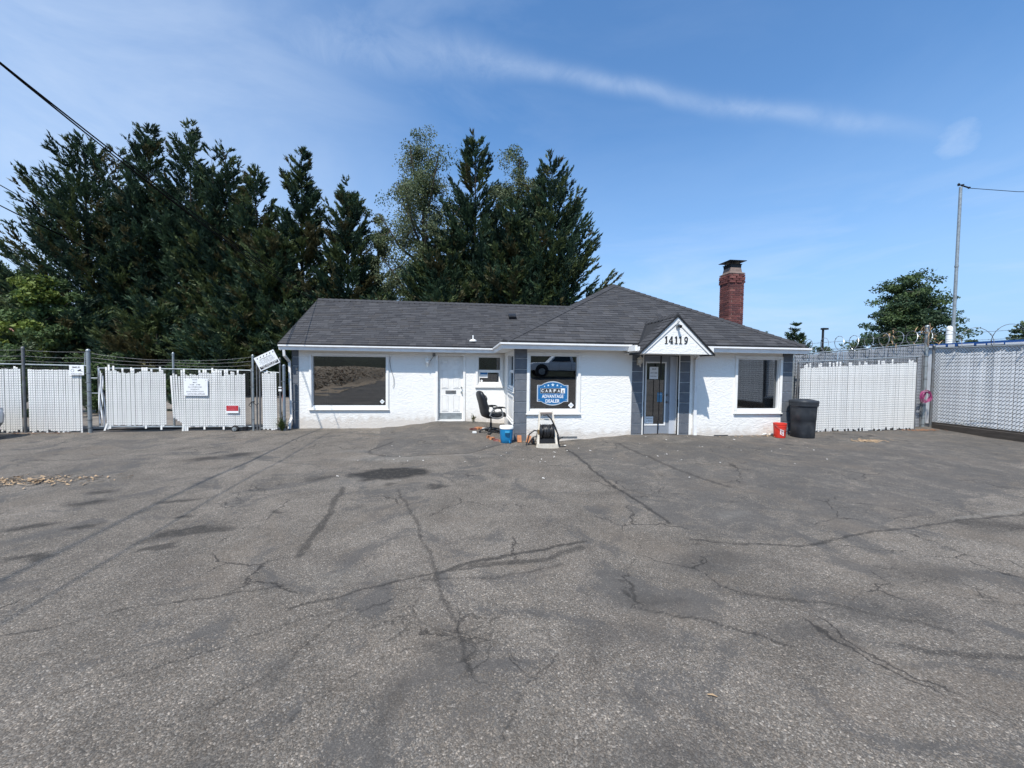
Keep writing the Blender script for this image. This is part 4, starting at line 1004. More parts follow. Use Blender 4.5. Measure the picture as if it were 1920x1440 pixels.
class Panel:
    """a run of chain link in a vertical plane: O at ground, d along, n towards the viewer"""
    def __init__(s, parent, O, d, n, L):
        s.p = parent; s.O = np.array(O, float); s.d = np.array(d, float); s.n = np.array(n, float); s.L = L
    def at(s, t, z, off=0): q = s.O + s.d * t + s.n * off; return np.array((q[0], q[1], z))
    def mesh(s, zb, zt, pitch=.057, h=.066, r=.0033, mat=None, t0=0, t1=None):
        t1 = s.L if t1 is None else t1
        V = []; F = []; n_ = int((t1 - t0) / pitch); b = 0
        pr = [(0, 1), (-.87, -.5), (.87, -.5)]
        P0 = []; P1 = []
        for i in range(n_):
            ta, tb = t0 + i * pitch, t0 + (i + 1) * pitch
            z0, z1 = zb((ta + tb) / 2), zt((ta + tb) / 2); k = int((z1 - z0) / h)
            for j in range(k):
                z = z0 + j * h
                P0.append(s.at(ta, z, .008)); P1.append(s.at(tb, z + h / 2, .008))
                P0.append(s.at(tb, z + h / 2, -.006)); P1.append(s.at(ta, z + h, -.006))
        P0 = np.array(P0); P1 = np.array(P1); m_ = len(P0)
        t_ = P1 - P0; t_ /= np.linalg.norm(t_, axis=1)[:, None]; x_ = np.cross(t_, s.n); y_ = s.n[None, :] * np.ones((m_, 1))
        V = np.concatenate([np.stack([P + r * (a * x_ + c * y_) for a, c in pr], 1) for P in (P0, P1)], 1).reshape(-1, 3)
        base = (np.arange(m_) * 6)[:, None, None]
        F = (base + np.array([(0, 1, 4, 3), (1, 2, 5, 4), (2, 0, 3, 5)])[None]).reshape(-1, 4)
        o = raw_mesh('wire_mesh', V, F, mat or WIRE, parent=s.p); o['kind'] = 'stuff'; return o
    def slats(s, zb, zt, mat, t0=0, t1=None, pitch=.057, w=.0505, skip=(), rng=None, lean=None):
        rng = rng or random.Random(1); t1 = s.L if t1 is None else t1; me = slat_mesh(mat, w); n_ = int((t1 - t0) / pitch)
        ang = math.atan2(s.d[1], s.d[0]); base = Vector(rootloc(s.p))
        for i in range(n_):
            if i in skip: continue
            t_ = t0 + (i + .5) * pitch; b, c = zb(t_), zt(t_)
            o = link(bpy.data.objects.new('slat', me)); o.parent = s.p
            q = s.at(t_ + rng.uniform(-.003, .003), b, rng.uniform(-.002, .002))
            o.location = Vector(q) - base; o.scale = (1, 1, c - b)
            le = (lean(i, n_) if lean else 0) + rng.uniform(-.002, .002)
            o.rotation_euler = (rng.uniform(-.002, .002), le, ang)

def lin(z0, z1, L): return lambda t_: z0 + (z1 - z0) * t_ / L
def noisy(f, rng, amp, tall=0, tallh=0):
    cache = {}
    def g(t_):
        k = round(t_, 4)
        if k not in cache: cache[k] = f(t_) + rng.uniform(-amp, amp) + (tallh * rng.uniform(.4, 1) if rng.random() < tall else 0)
        return cache[k]
    return g
def post(parent, u, v, z0, z1, r=.03, mat=None, cap=True, name='post', lean=0):
    mb = MB(); mb.tube([(u, v, z0), (u + lean, v, z1)], r, 12)
    if cap: mb.lathe([(r * 1.2, 0), (r * 1.2, .02), (r * .9, .05), (r * .3, .065)], (u + lean, v, z1 - .005), 12)
    return mb.build(name, mat or GALV, parent, smooth=40)
def bands(parent, u, v, zs, r=.036):
    mb = MB()
    for z in zs: mb.tube([(u, v, z - .01), (u, v, z + .01)], r, 12); mb.box(u - r - .04, u - r + .01, v - .006, v + .006, z - .012, z + .012)
    return mb.build('tension_band', GALVD, parent, smooth=40)
def barbed(parent, pts, sag=.03, seed=1, mat=None):
    rr = random.Random(seed); mb = MB(); P = []
    for a, b in zip(pts[:-1], pts[1:]):
        a, b = np.array(a, float), np.array(b, float)
        for i in range(10): t_ = i / 10; P.append(a + (b - a) * t_ - np.array((0, 0, 4 * sag * t_ * (1 - t_))) + np.array((0, 0, rr.uniform(-.004, .004))))
    P.append(np.array(pts[-1], float)); mb.tube(P, .0045, 4)
    L = sum(np.linalg.norm(b - a) for a, b in zip(P[:-1], P[1:])); n_ = int(L / .13)
    for i in range(n_):
        k = i / n_ * (len(P) - 1); j = int(k); p = P[j] + (P[j + 1] - P[j]) * (k - j)
        for _ in range(2):
            d_ = np.array((rr.uniform(-.4, .4), rr.uniform(-1, 1), rr.uniform(-1, 1))); d_ /= np.linalg.norm(d_); mb.tube([p - d_ * .018, p + d_ * .018], .0022, 3)
    return mb.build('barbed_wire', mat or GALVD, parent)
def rail(parent, a, b, r=.02, mat=None, name='rail'):
    return MB().tube([a, b], r, 10).build(name, mat or GALV, parent, smooth=40)

FV = 12.30
X = (1, 0, 0); FY = (0, -1, 0)
# -- fixed fence at the far left
fl = thing('slatted_fence', 'white slatted chain link fence at far left topped with three barbed wires', 'fence', (-12, FV, -.25))
rg = random.Random(21)
p = Panel(fl, (-14.6, FV, 0), X, FY, 4.2); gl = lambda t_: gz(-14.6 + t_, FV)
p.mesh(lambda t_: gl(t_) + .03, lambda t_: 1.60)
p.slats(noisy(lambda t_: gl(t_) + .02, rg, .02, .15, .07), noisy(lambda t_: 1.50, rg, .012, .12, .09), SLAT, t0=0, t1=2.55, rng=rg)
p.slats(noisy(lambda t_: gl(t_) + .02, rg, .025, .15, .08), noisy(lambda t_: 1.495, rg, .01, .08, .07), SLAT, t0=2.679, t1=4.02, rng=rg)
post(fl, -12.0, FV - .02, -.35, 2.06, .033, GALVD); post(fl, -10.40, FV - .03, -.35, 2.02, .045)
rail(fl, (-14.6, FV, 1.635), (-12.03, FV, 1.635)); rail(fl, (-11.97, FV, 1.63), (-10.44, FV, 1.61))
bands(fl, -10.40, FV - .03, (1.4, 1.15, .9, .5, .1, -.12), .05)
mb = MB(); mb.tube([(-10.52, FV, 1.62), (-10.50, FV, 1.98), (-10.42, FV - .02, 2.0)], .012, 6)
for k in range(6): mb.tube([(-10.515, FV, 1.66 + k * .055), (-10.43, FV - .02, 1.68 + k * .055)], .006, 5)
mb.build('wire_bracket', GALV, fl)
for k, z in enumerate((2.02, 1.86, 1.73)): barbed(fl, [(-14.6, FV, z + .02), (-12.0, FV, z), (-10.45, FV, z - .03)], .02, k)

# -- rolling gate
rgte = thing('rolling_gate', 'wide rolling gate of ragged white slats on a rubber wheel', 'gate', (-8.3, FV, -.2))
p = Panel(rgte, (-10.20, FV, 0), X, FY, 4.0)
rr1 = random.Random(31)
p.mesh(lambda t_: -.06, lambda t_: 1.54, t0=.02, t1=1.78); p.mesh(lambda t_: -.09, lambda t_: 1.52, t0=1.9, t1=3.98)
p.slats(noisy(lambda t_: -.06, rr1, .02, .16, -.14), noisy(lambda t_: 1.47 - .02 * t_ + .03 * math.sin(t_ * 6), rr1, .035, .45, .16), SLAT, t0=.191, t1=1.76, rng=rr1)
def lean2(i, n_): return {0: -.05, 1: -.045, 2: -.03, 3: -.018, 4: -.008}.get(i, 0)
def zb2(t_):
    k = t_ - 1.91
    return (.18 - k * .9 if k < .25 else -.10) + rr1.uniform(-.025, .025) + (rr1.uniform(-.18, -.05) if rr1.random() < .30 and k > .3 else 0)
p.slats(zb2, noisy(lambda t_: 1.40 + .035 * math.sin(t_ * 5), rr1, .04, .48, .19), SLAT, t0=1.9, t1=3.87, rng=rr1, lean=lean2)
# twisted greyish slats hanging loose at the left stile
for k in range(4):
    mb = MB(); rings = []
    for i in range(12):
        t_ = i / 11; a_ = .6 + 2.4 * math.sin(t_ * 3 + k); x_ = -10.17 + k * .032 + .06 * t_ * (k / 3) + .012 * math.sin(t_ * 7 + k); z_ = 1.55 - .07 * k - t_ * (1.55 - .02 * k)
        rings.append([(x_ - .018 * math.cos(a_), FV - .012 - .018 * math.sin(a_), z_), (x_ + .018 * math.cos(a_), FV - .012 + .018 * math.sin(a_), z_)])
    mb.loft(rings, cap=False, closed=False); mb.build('loose_slat', SLATR, rgte)
for a_, c_ in (((-9.98, -.0), (-10.05, -.2)), ((-8.02, -.05), (-8.04, -.27))):
    mb = MB(); mb.obox(((a_[0] + c_[0]) / 2, FV - .02, (a_[1] + c_[1]) / 2), (.024, 0, 0), (0, .003, 0), ((c_[0] - a_[0]) / 2, 0, (c_[1] - a_[1]) / 2)); mb.build('loose_slat', SLAT, rgte)
mb = MB(); mb.tube([(-10.2, FV + .02, 1.55), (-8.30, FV + .02, 1.55), (-6.2, FV + .02, 1.53)], .018, 8); mb.build('rail', GALV, rgte, smooth=40)
mb = MB(); mb.tube([(-10.2, FV + .02, -.09), (-8.30, FV + .02, -.105), (-6.2, FV + .02, -.115)], .02, 8); mb.build('rail', GALV, rgte, smooth=40)
for u, z0, z1 in ((-10.2, -.1, 1.55), (-8.30, -.12, 1.97), (-6.2, -.12, 1.53)):
    post(rgte, u, FV + (.05 if u == -8.30 else .02), z0, z1, .026 if u == -8.30 else .02, GALVD if u != -8.3 else GALV, name='upright')
mb = MB(); mb.tube([(-10.38, FV - .02, 1.27), (-10.2, FV, 1.27)], .018, 8); mb.tube([(-10.38, FV - .02, .85), (-10.2, FV, .85)], .012, 8); mb.build('hinge', GALV, rgte)
wh = MB()
def tyre(mb, c, R0, r0, axis='y', n=24, m_=8):
    rings = []
    for i in range(n + 1):
        a_ = 2 * math.pi * i / n; ring = []
        for j in range(m_):
            b_ = 2 * math.pi * j / m_; rr_ = R0 + r0 * math.cos(b_)
            ring.append((c[0] + rr_ * math.cos(a_), c[1] + r0 * 1.1 * math.sin(b_), c[2] + rr_ * math.sin(a_)))
        rings.append(ring)
    mb.loft(rings, cap=False); return mb
wheel = MB(); wheel.tube([(-6.57, FV - .20, -.155), (-6.57, FV - .10, -.155)], .058, 16); wheel.tube([(-6.57, FV - .225, -.155), (-6.57, FV - .2, -.155)], .02, 10)
wheel = wheel.build('wheel', GALV, rgte, smooth=40); tyre(MB(), (-6.57, FV - .15, -.155), .072, .035).build('tyre', RUBBER, wheel, smooth=60)
mb = MB(); mb.box(-6.60, -6.28, FV - .11, FV - .0, -.15, -.12); mb.box(-6.4, -6.30, FV - .1, FV, -.2, -.10); mb.build('wheel_bracket', BLACKM, rgte)
for k, (a_, b_, c_) in enumerate(((1.98, 1.80, 1.86), (1.86, 1.74, 1.74), (1.75, 1.66, 1.63))): barbed(rgte, [(-10.36, FV, a_ - .02), (-8.30, FV + .04, b_), (-6.16, FV, c_ + .06)], .05, 10 + k)

# -- narrow foot gate by the wall, with its posts
ng = thing('foot_gate', 'narrow foot gate with nine white slats beside the left downspout', 'gate', (-5.7, FV, -.24))
p = Panel(ng, (-5.95, FV, 0), X, FY, .55); rr2 = random.Random(41)
p.mesh(lambda t_: -.16, lambda t_: 1.5)
p.slats(noisy(lambda t_: -.19, rr2, .03, .2, -.04), noisy(lambda t_: 1.47, rr2, .03, .4, .08), SLAT, t0=.057, t1=.50, skip=(), rng=rr2, lean=lambda i, n_: -.01)
rail(ng, (-5.98, FV + .015, 1.505), (-5.40, FV + .015, 1.47), .016); rail(ng, (-5.97, FV + .015, -.16), (-5.40, FV + .015, -.16), .016)
post(ng, -5.97, FV + .01, -.24, 1.84, .022, GALVD, name='upright'); post(ng, -5.41, FV + .01, -.24, 1.86, .024, GALVD, name='upright')
mb = MB(); mb.box(-5.44, -5.36, FV - .03, FV - .005, .93, .99); mb.box(-5.44, -5.36, FV - .03, FV - .005, 1.03, 1.06); mb.build('latch', WHITEP, ng)
mb = MB(); mb.tube([(-5.99, FV - .03, .58), (-6.04, FV - .05, .52), (-6.12, FV - .04, .58), (-6.1, FV - .03, .64), (-6.2, FV - .02, .60), (-6.26, FV - .03, .52), (-6.2, FV - .04, .48)], .012, 6); mb.build('chain', BLACKM, ng)
gp = thing('gate_post', 'tall twin steel post between rolling gate and foot gate', 'post', (-6.12, FV, -.24))
post(gp, -6.15, FV, -.35, 1.94, .028, GALV); post(gp, -6.06, FV + .03, -.3, 1.86, .02, GALVD); bands(gp, -6.15, FV, (1.5, 1.05, .6, .1), .033)
lp = thing('gate_post', 'thick round-topped steel post next to the left downspout', 'post', (-5.285, FV, -.24))
post(lp, -5.285, FV - .03, -.35, 1.66, .038, mk('blue_grey_steel', (.21, .25, .29), .5, .4, var=.2)); bands(lp, -5.285, FV - .03, (1.22, .2), .043)
mb = MB(); mb.box(-5.36, -5.33, FV + .03, FV + .05, .62, 1.02); mb.build('reflector', mk('faded_red_reflector', (.40, .10, .07), .5), lp)

# -- signs hung on the left fences
def flat_sign(name, label, u0, u1, z0, z1, y, lines, mats, rot=0, border=None, cat='sign'):
    cu, cz = (u0 + u1) / 2, (z0 + z1) / 2
    root = thing(name, label, cat, (cu, y, cz)); root.rotation_euler = (0, -rot, 0)
    w, h = u1 - u0, z1 - z0; mb = MB(); mb.cbox(-w / 2, w / 2, -.004, .004, -h / 2, h / 2, .002); mb.build('board', mats[0], root, world=False)
    return root, w, h
root, w, h = flat_sign('camera_sign', 'small white smile camera sign at the top of the far left fence', -10.86, -10.50, 1.35, 1.62, FV - .05, None, [SIGNW])
mb = MB(); put_text(mb, 'SMILE!', (-.01, -.0055, .083), .20, .045, bold=.02); put_text(mb, "YOU'RE ON CAMERA", (0, -.0055, -.10), .29, .03, bold=.01)
ring = [(-.10 + .042 * math.cos(t_), -.0055, -.01 + .042 * math.sin(t_)) for t_ in np.linspace(0, 2 * math.pi, 19)[:-1]] + [(-.10 + .034 * math.cos(t_), -.0055, -.01 + .034 * math.sin(t_)) for t_ in np.linspace(0, 2 * math.pi, 19)[:-1]]
mb.add(ring, [(i, (i + 1) % 18, (i + 1) % 18 + 18, i + 18) for i in range(18)])
mb.add([(.02, -.0055, -.005), (.10, -.0055, .035), (.125, -.0055, .0), (.04, -.0055, -.032)], [(0, 1, 2, 3)]); mb.add([(.09, -.0055, -.012), (.15, -.0055, -.03), (.15, -.0055, -.04), (.085, -.0055, -.024)], [(0, 1, 2, 3)])
mb.build('lettering', SIGNK, root, world=False)
root, w, h = flat_sign('hours_sign', 'large white hours sign with black lettering on the rolling gate', -7.98, -7.345, .79, 1.275, FV - .04, None, [SIGNW])
mb = MB()
FADED = mk('faded_black_print', (.10, .10, .11), .6, var=.4, vs=60)
for i, (s_, ww) in enumerate((('HOURS', .13), ('M-F', .10), ('9 AM - 5 PM', .27), ('ALL OTHERS AND', .37), ('HOLIDAYS', .23), ('$50.00 AFTER-HOURS', .46), ('GATE FEE APPLIES', .46))):
    mb = MB(); put_text(mb, s_, (-.02 + (.03 if i > 5 else 0), -.0055, .215 - i * .066 - (.01 if i else 0)), ww, .036, bold=.012); mb.build('text_line', FADED, root, world=False)
mb = MB()
for sx_ in (-.27, .27): mb.add([(sx_ + .012 * math.cos(t_), -.0056, .2 + .008 * math.sin(t_)) for t_ in np.linspace(0, 2 * math.pi, 9)[:-1]], [tuple(range(8))])
mb.build('bolts', FADED, root, world=False)
root, w, h = flat_sign('property_sign', 'small red and white private property sign low on the rolling gate', -6.865, -6.53, .29, .515, FV - .04, None, [SIGNW])
mb = MB(); mb.add([(-.16, -.0055, -.048), (.16, -.0055, -.048), (.16, -.0055, .105), (-.16, -.0055, .105)], [(0, 1, 2, 3)]); mb.build('red_field', SIGNR, root, world=False)
mb = MB(); put_text(mb, 'PRIVATE', (0, -.007, .067), .22, .045, bold=.03); put_text(mb, 'PROPERTY', (0, -.007, .0), .27, .045, bold=.03); mb.build('lettering', mk('pink_print', (.55, .12, .14), .6), root, world=False)
root, w, h = flat_sign('warning_sign', 'tilted white attention sign hanging above the foot gate', -6.045, -5.445, 1.62, 2.04, FV - .035, None, [SIGNW], rot=R(27))
mb = MB(); put_text(mb, 'ATTENTION', (0, -.0055, .085), .36, .045, bold=.01)
for i, ww in enumerate((.44, .40, .46, .36)): put_text(mb, ('UNAUTHORIZED VEHICLES', 'WILL BE IMPOUNDED', 'AT THE OWNERS EXPENSE', 'DAY OR NIGHT')[i], (0, -.0055, .038 - i * .031), ww, .018)
for i in range(6):
    x_ = -.24 + i * .096; mb.prism([(x_, -.0055, .135), (x_ + .03, -.0055, .135), (x_ + .045, -.0055, .172), (x_ + .02, -.0055, .172)], (0, .001, 0))
mb.box(-.275, .275, -.0055, -.0045, -.185, -.09); mb.build('lettering', SIGNK, root, world=False)
mb = MB(); put_text(mb, 'TOW AWAY ZONE', (0, -.007, -.118), .48, .036, bold=.02); put_text(mb, 'NO PARKING', (0, -.007, -.163), .36, .03, bold=.02)
for q in ((-.27, .27, -.094, -.098), (-.27, .27, -.177, -.181)): mb.box(q[0], q[1], -.0068, -.0058, q[3], q[2])
mb.build('white_lettering', SIGNW, root, world=False)

# -- right: white slatted gate leaf in front of the grey slatted fence
wg = thing('slatted_gate', 'white slatted gate leaf with ragged bottom standing against grey fence', 'gate', (11.5, 10.3, -.05))
L_ = 3.82; p = Panel(wg, (9.55, 10.30, 0), X, FY, L_); rr3 = random.Random(51)
ztop = lambda t_: 1.80 + .058 * t_
zbt = lambda t_: gz(9.55 + t_, 10.3) + .015
p.mesh(lambda t_: zbt(t_) + .02, lambda t_: 1.94 + .058 * t_)
p.slats(noisy(zbt, rr3, .012, .18, .09), noisy(lambda t_: ztop(t_) - .02, rr3, .012, .3, .13), SLAT, rng=rr3)
rail(wg, (9.50, 10.32, 1.95), (13.45, 10.32, 2.175)); rail(wg, (9.55, 10.32, .02), (13.4, 10.32, .06), .015, GALVD)
post(wg, 9.52, 10.34, -.1, 1.95, .02, GALVD, name='upright'); post(wg, 13.42, 10.34, -.05, 2.17, .022, GALVD, name='upright')
gf = thing('slatted_fence', 'tall grey slatted fence under coiled razor wire right of the building', 'fence', (11.6, 10.6, -.05))
L_ = 5.03; p = Panel(gf, (9.02, 10.62, 0), X, FY, L_); rr4 = random.Random(61)
gtop = lambda t_: 2.10 + .088 * t_
p.mesh(lambda t_: 0.0, lambda t_: gtop(t_) + .03, pitch=.066, h=.09, r=.0052)
p.slats(lambda t_: 0.02, noisy(gtop, rr4, .006), SLATG, pitch=.066, w=.056, rng=rr4)
rail(gf, (9.0, 10.65, 2.13), (14.05, 10.65, 2.58)); post(gf, 9.58, 10.59, -.1, 2.18, .03, GALV); post(gf, 9.0, 10.66, -.1, 2.2, .03, GALVD)
def razor(parent, A, B, rad, pitch, mat=RAZOR, seed=0, lo=0):
    A, B = np.array(A, float), np.array(B, float); L = np.linalg.norm(B - A); d_ = (B - A) / L; side = np.cross(d_, (0, 0, 1)); n_ = int(L / pitch * 22); rr = random.Random(seed); pts = []
    for i in range(n_ + 1):
        a_ = 2 * math.pi * i / 22; k = 1 + .06 * math.sin(i * .21 + seed)
        pts.append(A + d_ * (L * i / n_) + (side * math.cos(a_) + np.array((0, 0, 1)) * math.sin(a_)) * rad * k)
    mb = MB(); mb.tube(pts, .007, 4)
    for i in range(0, n_, 2):
        q = pts[i]; t_ = pts[min(i + 1, n_)] - q; t_ /= np.linalg.norm(t_) + 1e-9; u_ = np.cross(t_, (rr.uniform(-1, 1), rr.uniform(-1, 1), 1)); u_ /= np.linalg.norm(u_) + 1e-9
        mb.add([q - t_ * .02 + u_ * .014, q + t_ * .02 + u_ * .014, q + t_ * .012 - u_ * .014, q - t_ * .012 - u_ * .014], [(0, 1, 2, 3)])
    return mb.build('razor_wire', mat, parent)
razor(gf, (9.0, 10.65, 2.30), (14.2, 10.65, 2.78), .25, .50, seed=1)
for k, (a_, b_) in enumerate(((2.22, 2.70), (2.42, 2.92))): barbed(gf, [(9.0, 10.65, a_), (14.2, 10.65, b_)], .02, 30 + k)

# -- right return fence towards the viewer
rf = thing('slatted_fence', 'weathered white slatted fence with wide mesh along the right edge', 'fence', (14.4, 9, 0))
RU = 14.32; L_ = 12.2; p = Panel(rf, (RU, 10.62, 0), (0, -1, 0), (-1, 0, 0), L_); rr5 = random.Random(71)
p.mesh(lambda t_: .20, lambda t_: 2.42, pitch=.072, h=.105, r=.0072, mat=mk('dark_fence_wire', (.055, .058, .06), .6, .3))
p.slats(noisy(lambda t_: .21 - .012 * t_, rr5, .015, .08, -.06), noisy(lambda t_: 2.27, rr5, .012, .1, .1), SLATR, t0=.216, pitch=.072, w=.060, rng=rr5)
rail(rf, (RU + .02, 10.6, 2.445), (RU + .02, -1.6, 2.40), .026)
post(rf, 14.07, 10.60, -.05, 3.10, .05, GALV); post(rf, 14.23, 10.52, -.05, 2.5, .035, GALVD); bands(rf, 14.07, 10.60, (2.2, 1.9, 1.5, 1.1, .7, .3, .1), .056)
post(rf, 13.97, 10.60, -.05, 2.2, .018, GALVD); post(rf, RU + .06, 7.4, -.1, 2.5, .035, GALVD); post(rf, RU + .06, 4.4, -.1, 2.5, .035, GALVD); post(rf, RU - .06, 2.35, -.1, 2.5, .05, GALVD); post(rf, RU + .06, -1.5, -.1, 2.5, .035, GALVD)
razor(rf, (RU + .02, 10.5, 2.72), (RU + .02, 4.0, 2.72), .27, .72, GALVD, seed=4)
for k, z in enumerate((2.64, 2.86)): barbed(rf, [(RU + .02, 10.5, z), (RU + .02, 4.0, z)], .02, 40 + k)
mb = MB(); mb.tube([(14.30, 10.35, .12), (14.25, 9.9, .30), (14.30, 9.6, .16), (14.3, 9.2, .22), (14.33, 8.9, .13)], .006, 4); mb.tube([(14.3, 10.0, .22), (14.28, 9.3, .42), (14.35, 8.8, .28)], .005, 4); mb.build('loose_wire', GALV, rf)
kb = MB(); kb.cbox(-.07, .07, -8.6, 3.3, -.16, .15, .012); o = kb.build('kerb_timber', TIMBER, label='long dark timber beam lying along the foot of the right fence', cat='timber', loc=None); o.location = (14.14, 7.05, .0)
mb = MB(); mb.box(14.24, 14.31, -1.6, 10.5, -.1, .19); o = mb.build('retaining_board', TIMBER, rf)

# dried vine round the top of the corner post
rv = random.Random(81); mb = MB()
for k in range(46):
    a_ = rv.uniform(0, 6.28); q = np.array((14.06 + rv.gauss(0, .13), 10.58 + rv.gauss(0, .1), rv.uniform(2.62, 3.15))); d_ = np.array((math.cos(a_), math.sin(a_), rv.uniform(-1.6, .5))); d_ /= np.linalg.norm(d_)
    w_ = np.cross(d_, (0, 0, 1)) * .022; L2 = rv.uniform(.08, .22); e_ = q + d_ * L2 - np.array((0, 0, .05))
    mb.add([q, q + d_ * L2 * .5 + w_, e_, q + d_ * L2 * .5 - w_], [(0, 1, 2), (0, 2, 3)])
mb.tube([(14.06, 10.55, 2.5), (13.98, 10.5, 2.8), (14.08, 10.52, 3.0), (14.01, 10.5, 3.2)], .012, 5)
tag(mb.build('dried_vine', mk('dry_leaf', (.36, .25, .15), .9, var=.4, vs=15)), 'curled dry brown vine caught on the corner post top', 'vine')
mb = MB()
for k in range(26):
    a_ = rv.uniform(0, 6.28); q = np.array((12.75 + rv.gauss(0, .10), 10.6 + rv.gauss(0, .08), rv.uniform(2.5, 3.05))); d_ = np.array((math.cos(a_), math.sin(a_), rv.uniform(-1.8, .3))); d_ /= np.linalg.norm(d_)
    w_ = np.cross(d_, (0, 0, 1)) * .02; L2 = rv.uniform(.08, .2); e_ = q + d_ * L2 - np.array((0, 0, .05)); mb.add([q, q + d_ * L2 * .5 + w_, e_, q + d_ * L2 * .5 - w_], [(0, 1, 2), (0, 2, 3)])
tag(mb.build('dried_vine', bpy.data.materials['dry_leaf']), 'wisp of dry leaves hanging in the razor wire above grey fence', 'vine')
# coil of pink cord
mb = MB()
for k in range(8):
    r_ = rv.uniform(.11, .19); c_ = np.array((13.80 + rv.uniform(-.03, .03), 10.36 + rv.uniform(-.03, .03), .98 + rv.uniform(-.03, .03))); t1 = rv.uniform(-.12, .12); ph = rv.uniform(0, 6)
    mb.tube([c_ + np.array((r_ * math.cos(a_), t1 * math.cos(a_ + ph) * .5, r_ * (1 + .1 * math.sin(2 * a_ + ph)) * math.sin(a_))) for a_ in np.linspace(0, 2 * math.pi, 25)[:-1]], .007, 5, closed=True)
mb.tube([(13.80, 10.42, .9), (13.84, 10.38, 1.1)], .02, 6)
tag(mb.build('cord_coil', PINK), 'round coil of pink cord hung on the corner fence post', 'cord')

# white container with a blue roof edge behind the right fence
co = thing('storage_container', 'white container with blue roof edge behind the right fence', 'container', (16.6, 7.6, -.1))
mb = MB(); rings = []
pr = []
x0, x1, y0, y1 = 15.3, 18.0, 3.9, 11.75
for i in range(64):
    y_ = y1 - (y1 - y0) * i / 63; pr.append((x0 + (.03 if (i // 2) % 2 else 0), y_))
pr += [(x1, y0), (x1, y1)]
mb.loft([[(a, b, -.05) for a, b in pr], [(a, b, 2.52) for a, b in pr]]); mb.build('body', CONTW, co)
MB().box(x0 - .04, x1 + .04, y0 - .04, y1 + .04, 2.54, 2.645).build('roof_rim', CONTB, co)
mb = MB(); rk = random.Random(4)
y_ = y0
while y_ < y1 - .1:
    w_ = rk.uniform(.15, .4); mb.box(x0 - .06, x0 - .042, y_, min(y_ + w_, y1), 2.53 + rk.uniform(-.01, .01), 2.585 + rk.uniform(-.01, .02)); y_ += w_ + rk.uniform(.03, .1)
mb.build('patch_strip', CONTW, co)
mb = MB(); mb.tube([(29.3, 20.9, -.2), (29.3, 20.9, 4.45)], .15, 16); mb.lathe([(.15, 0), (.135, .08), (.08, .14), (.02, .16)], (29.3, 20.9, 4.45), 16)
for z in (3.2, 3.5, 3.8, 4.1): mb.tube([(29.3, 20.9, z), (29.3, 20.9, z + .04)], .162, 16)
tag(mb.build('vent_stack', WHITEP, smooth=40), 'white round-topped vent stack beside the tall pole', 'vent')
fp = thing('tall_pole', 'tall thin grey steel pole beyond the right fence', 'pole', (29.7, 21, -.2))
mb = MB(); mb.tube([(29.7, 21.0, -.2), (29.7, 21, 4.6)], .12, 12); mb.tube([(29.7, 21, 4.6), (29.7, 21.0, 13.0)], [.085, .075], 12); mb.tube([(29.7, 21, 8.2), (29.7, 21, 8.3)], .1, 12); mb.build('shaft', GALV, fp, smooth=40)
mb = MB(); mb.tube([(29.5, 21, 13.08), (29.9, 21, 13.16)], .04, 6); mb.tube([(29.75, 21, 13.1), (30.1, 20.9, 12.95)], .04, 6); mb.lathe([(.05, 0), (.07, .05), (.03, .12)], (29.55, 21, 13.1), 8); mb.lathe([(.06, 0), (.07, .06), (.03, .1)], (30.15, 20.9, 12.9), 8); mb.build('bracket', BLACKM, fp)
mb = MB(); mb.tube([(30.15, 20.9, 12.92), (32.5, 20.2, 12.55), (36, 19.2, 12.3), (40, 18.2, 12.35), (46, 17, 13)], .018, 5); tag(mb.build('pole_wire', BLACKM), 'thin wire running right from the tall pole top', 'wire')
al = thing('area_light', 'small dark lamp post rising behind the razor wire', 'lamp post', (26.8, 27, -.2))
mb = MB(); mb.tube([(26.8, 27, -.2), (26.8, 27, 4.95)], .075, 8); mb.build('shaft', BLACKM, al); mb = MB(); mb.box(26.7, 27.15, 26.88, 27.12, 4.92, 5.05); mb.build('lamp_head', BLACKM, al)

# ------------------------------------------------------------------ things standing by the wall
# office chair
oc = thing('office_chair', 'worn black high-back office chair with grey loop armrests outside wall', 'chair', (.70, 10.75, gz(.70, 10.75)), R(20))
def wloc(mb, name, mats, par, smooth=None): return mb.build(name, mats, par, world=False, smooth=smooth)
hubm = MB(); hubm.lathe([(.05, .07), (.06, .09), (.05, .15), (.03, .17)], (0, 0, 0), 14); hubm.tube([(0, 0, .15), (0, 0, .28)], .032, 12); hubm.tube([(0, 0, .28), (0, 0, .42)], .02, 12); hubm.box(-.12, .14, -.10, .10, .40, .435)
wloc(hubm, 'gas_column', BLACKP, oc, 40)
for k in range(5):
    a_ = 2 * math.pi * k / 5 + .35; ca, sa = math.cos(a_), math.sin(a_)
    mb = MB(); mb.tube([(ca * .03, sa * .03, .12), (ca * .16, sa * .16, .105), (ca * .30, sa * .30, .075)], [.034, .028, .020], 8); leg = wloc(mb, 'base_leg', BLACKP, oc, 40)
    for s_ in (-1, 1):
        mb = MB(); t_ = np.array((-sa, ca, 0)); c_ = np.array((ca * .30, sa * .30, .03)) + t_ * .02 * s_; mb.tube([c_ - t_ * .012, c_ + t_ * .012], .03, 12); wloc(mb, 'caster', BLACKP, leg, 40)
def superring(c, ax, ay, ru, rv_, n=20, e=3.2):
    out = []
    for i in range(n):
        t_ = 2 * math.pi * i / n; a_, b_ = math.cos(t_), math.sin(t_); q = (abs(a_) ** e + abs(b_) ** e) ** (-1 / e); out.append(tuple(np.array(c) + np.array(ax) * ru * q * a_ + np.array(ay) * rv_ * q * b_))
    return out
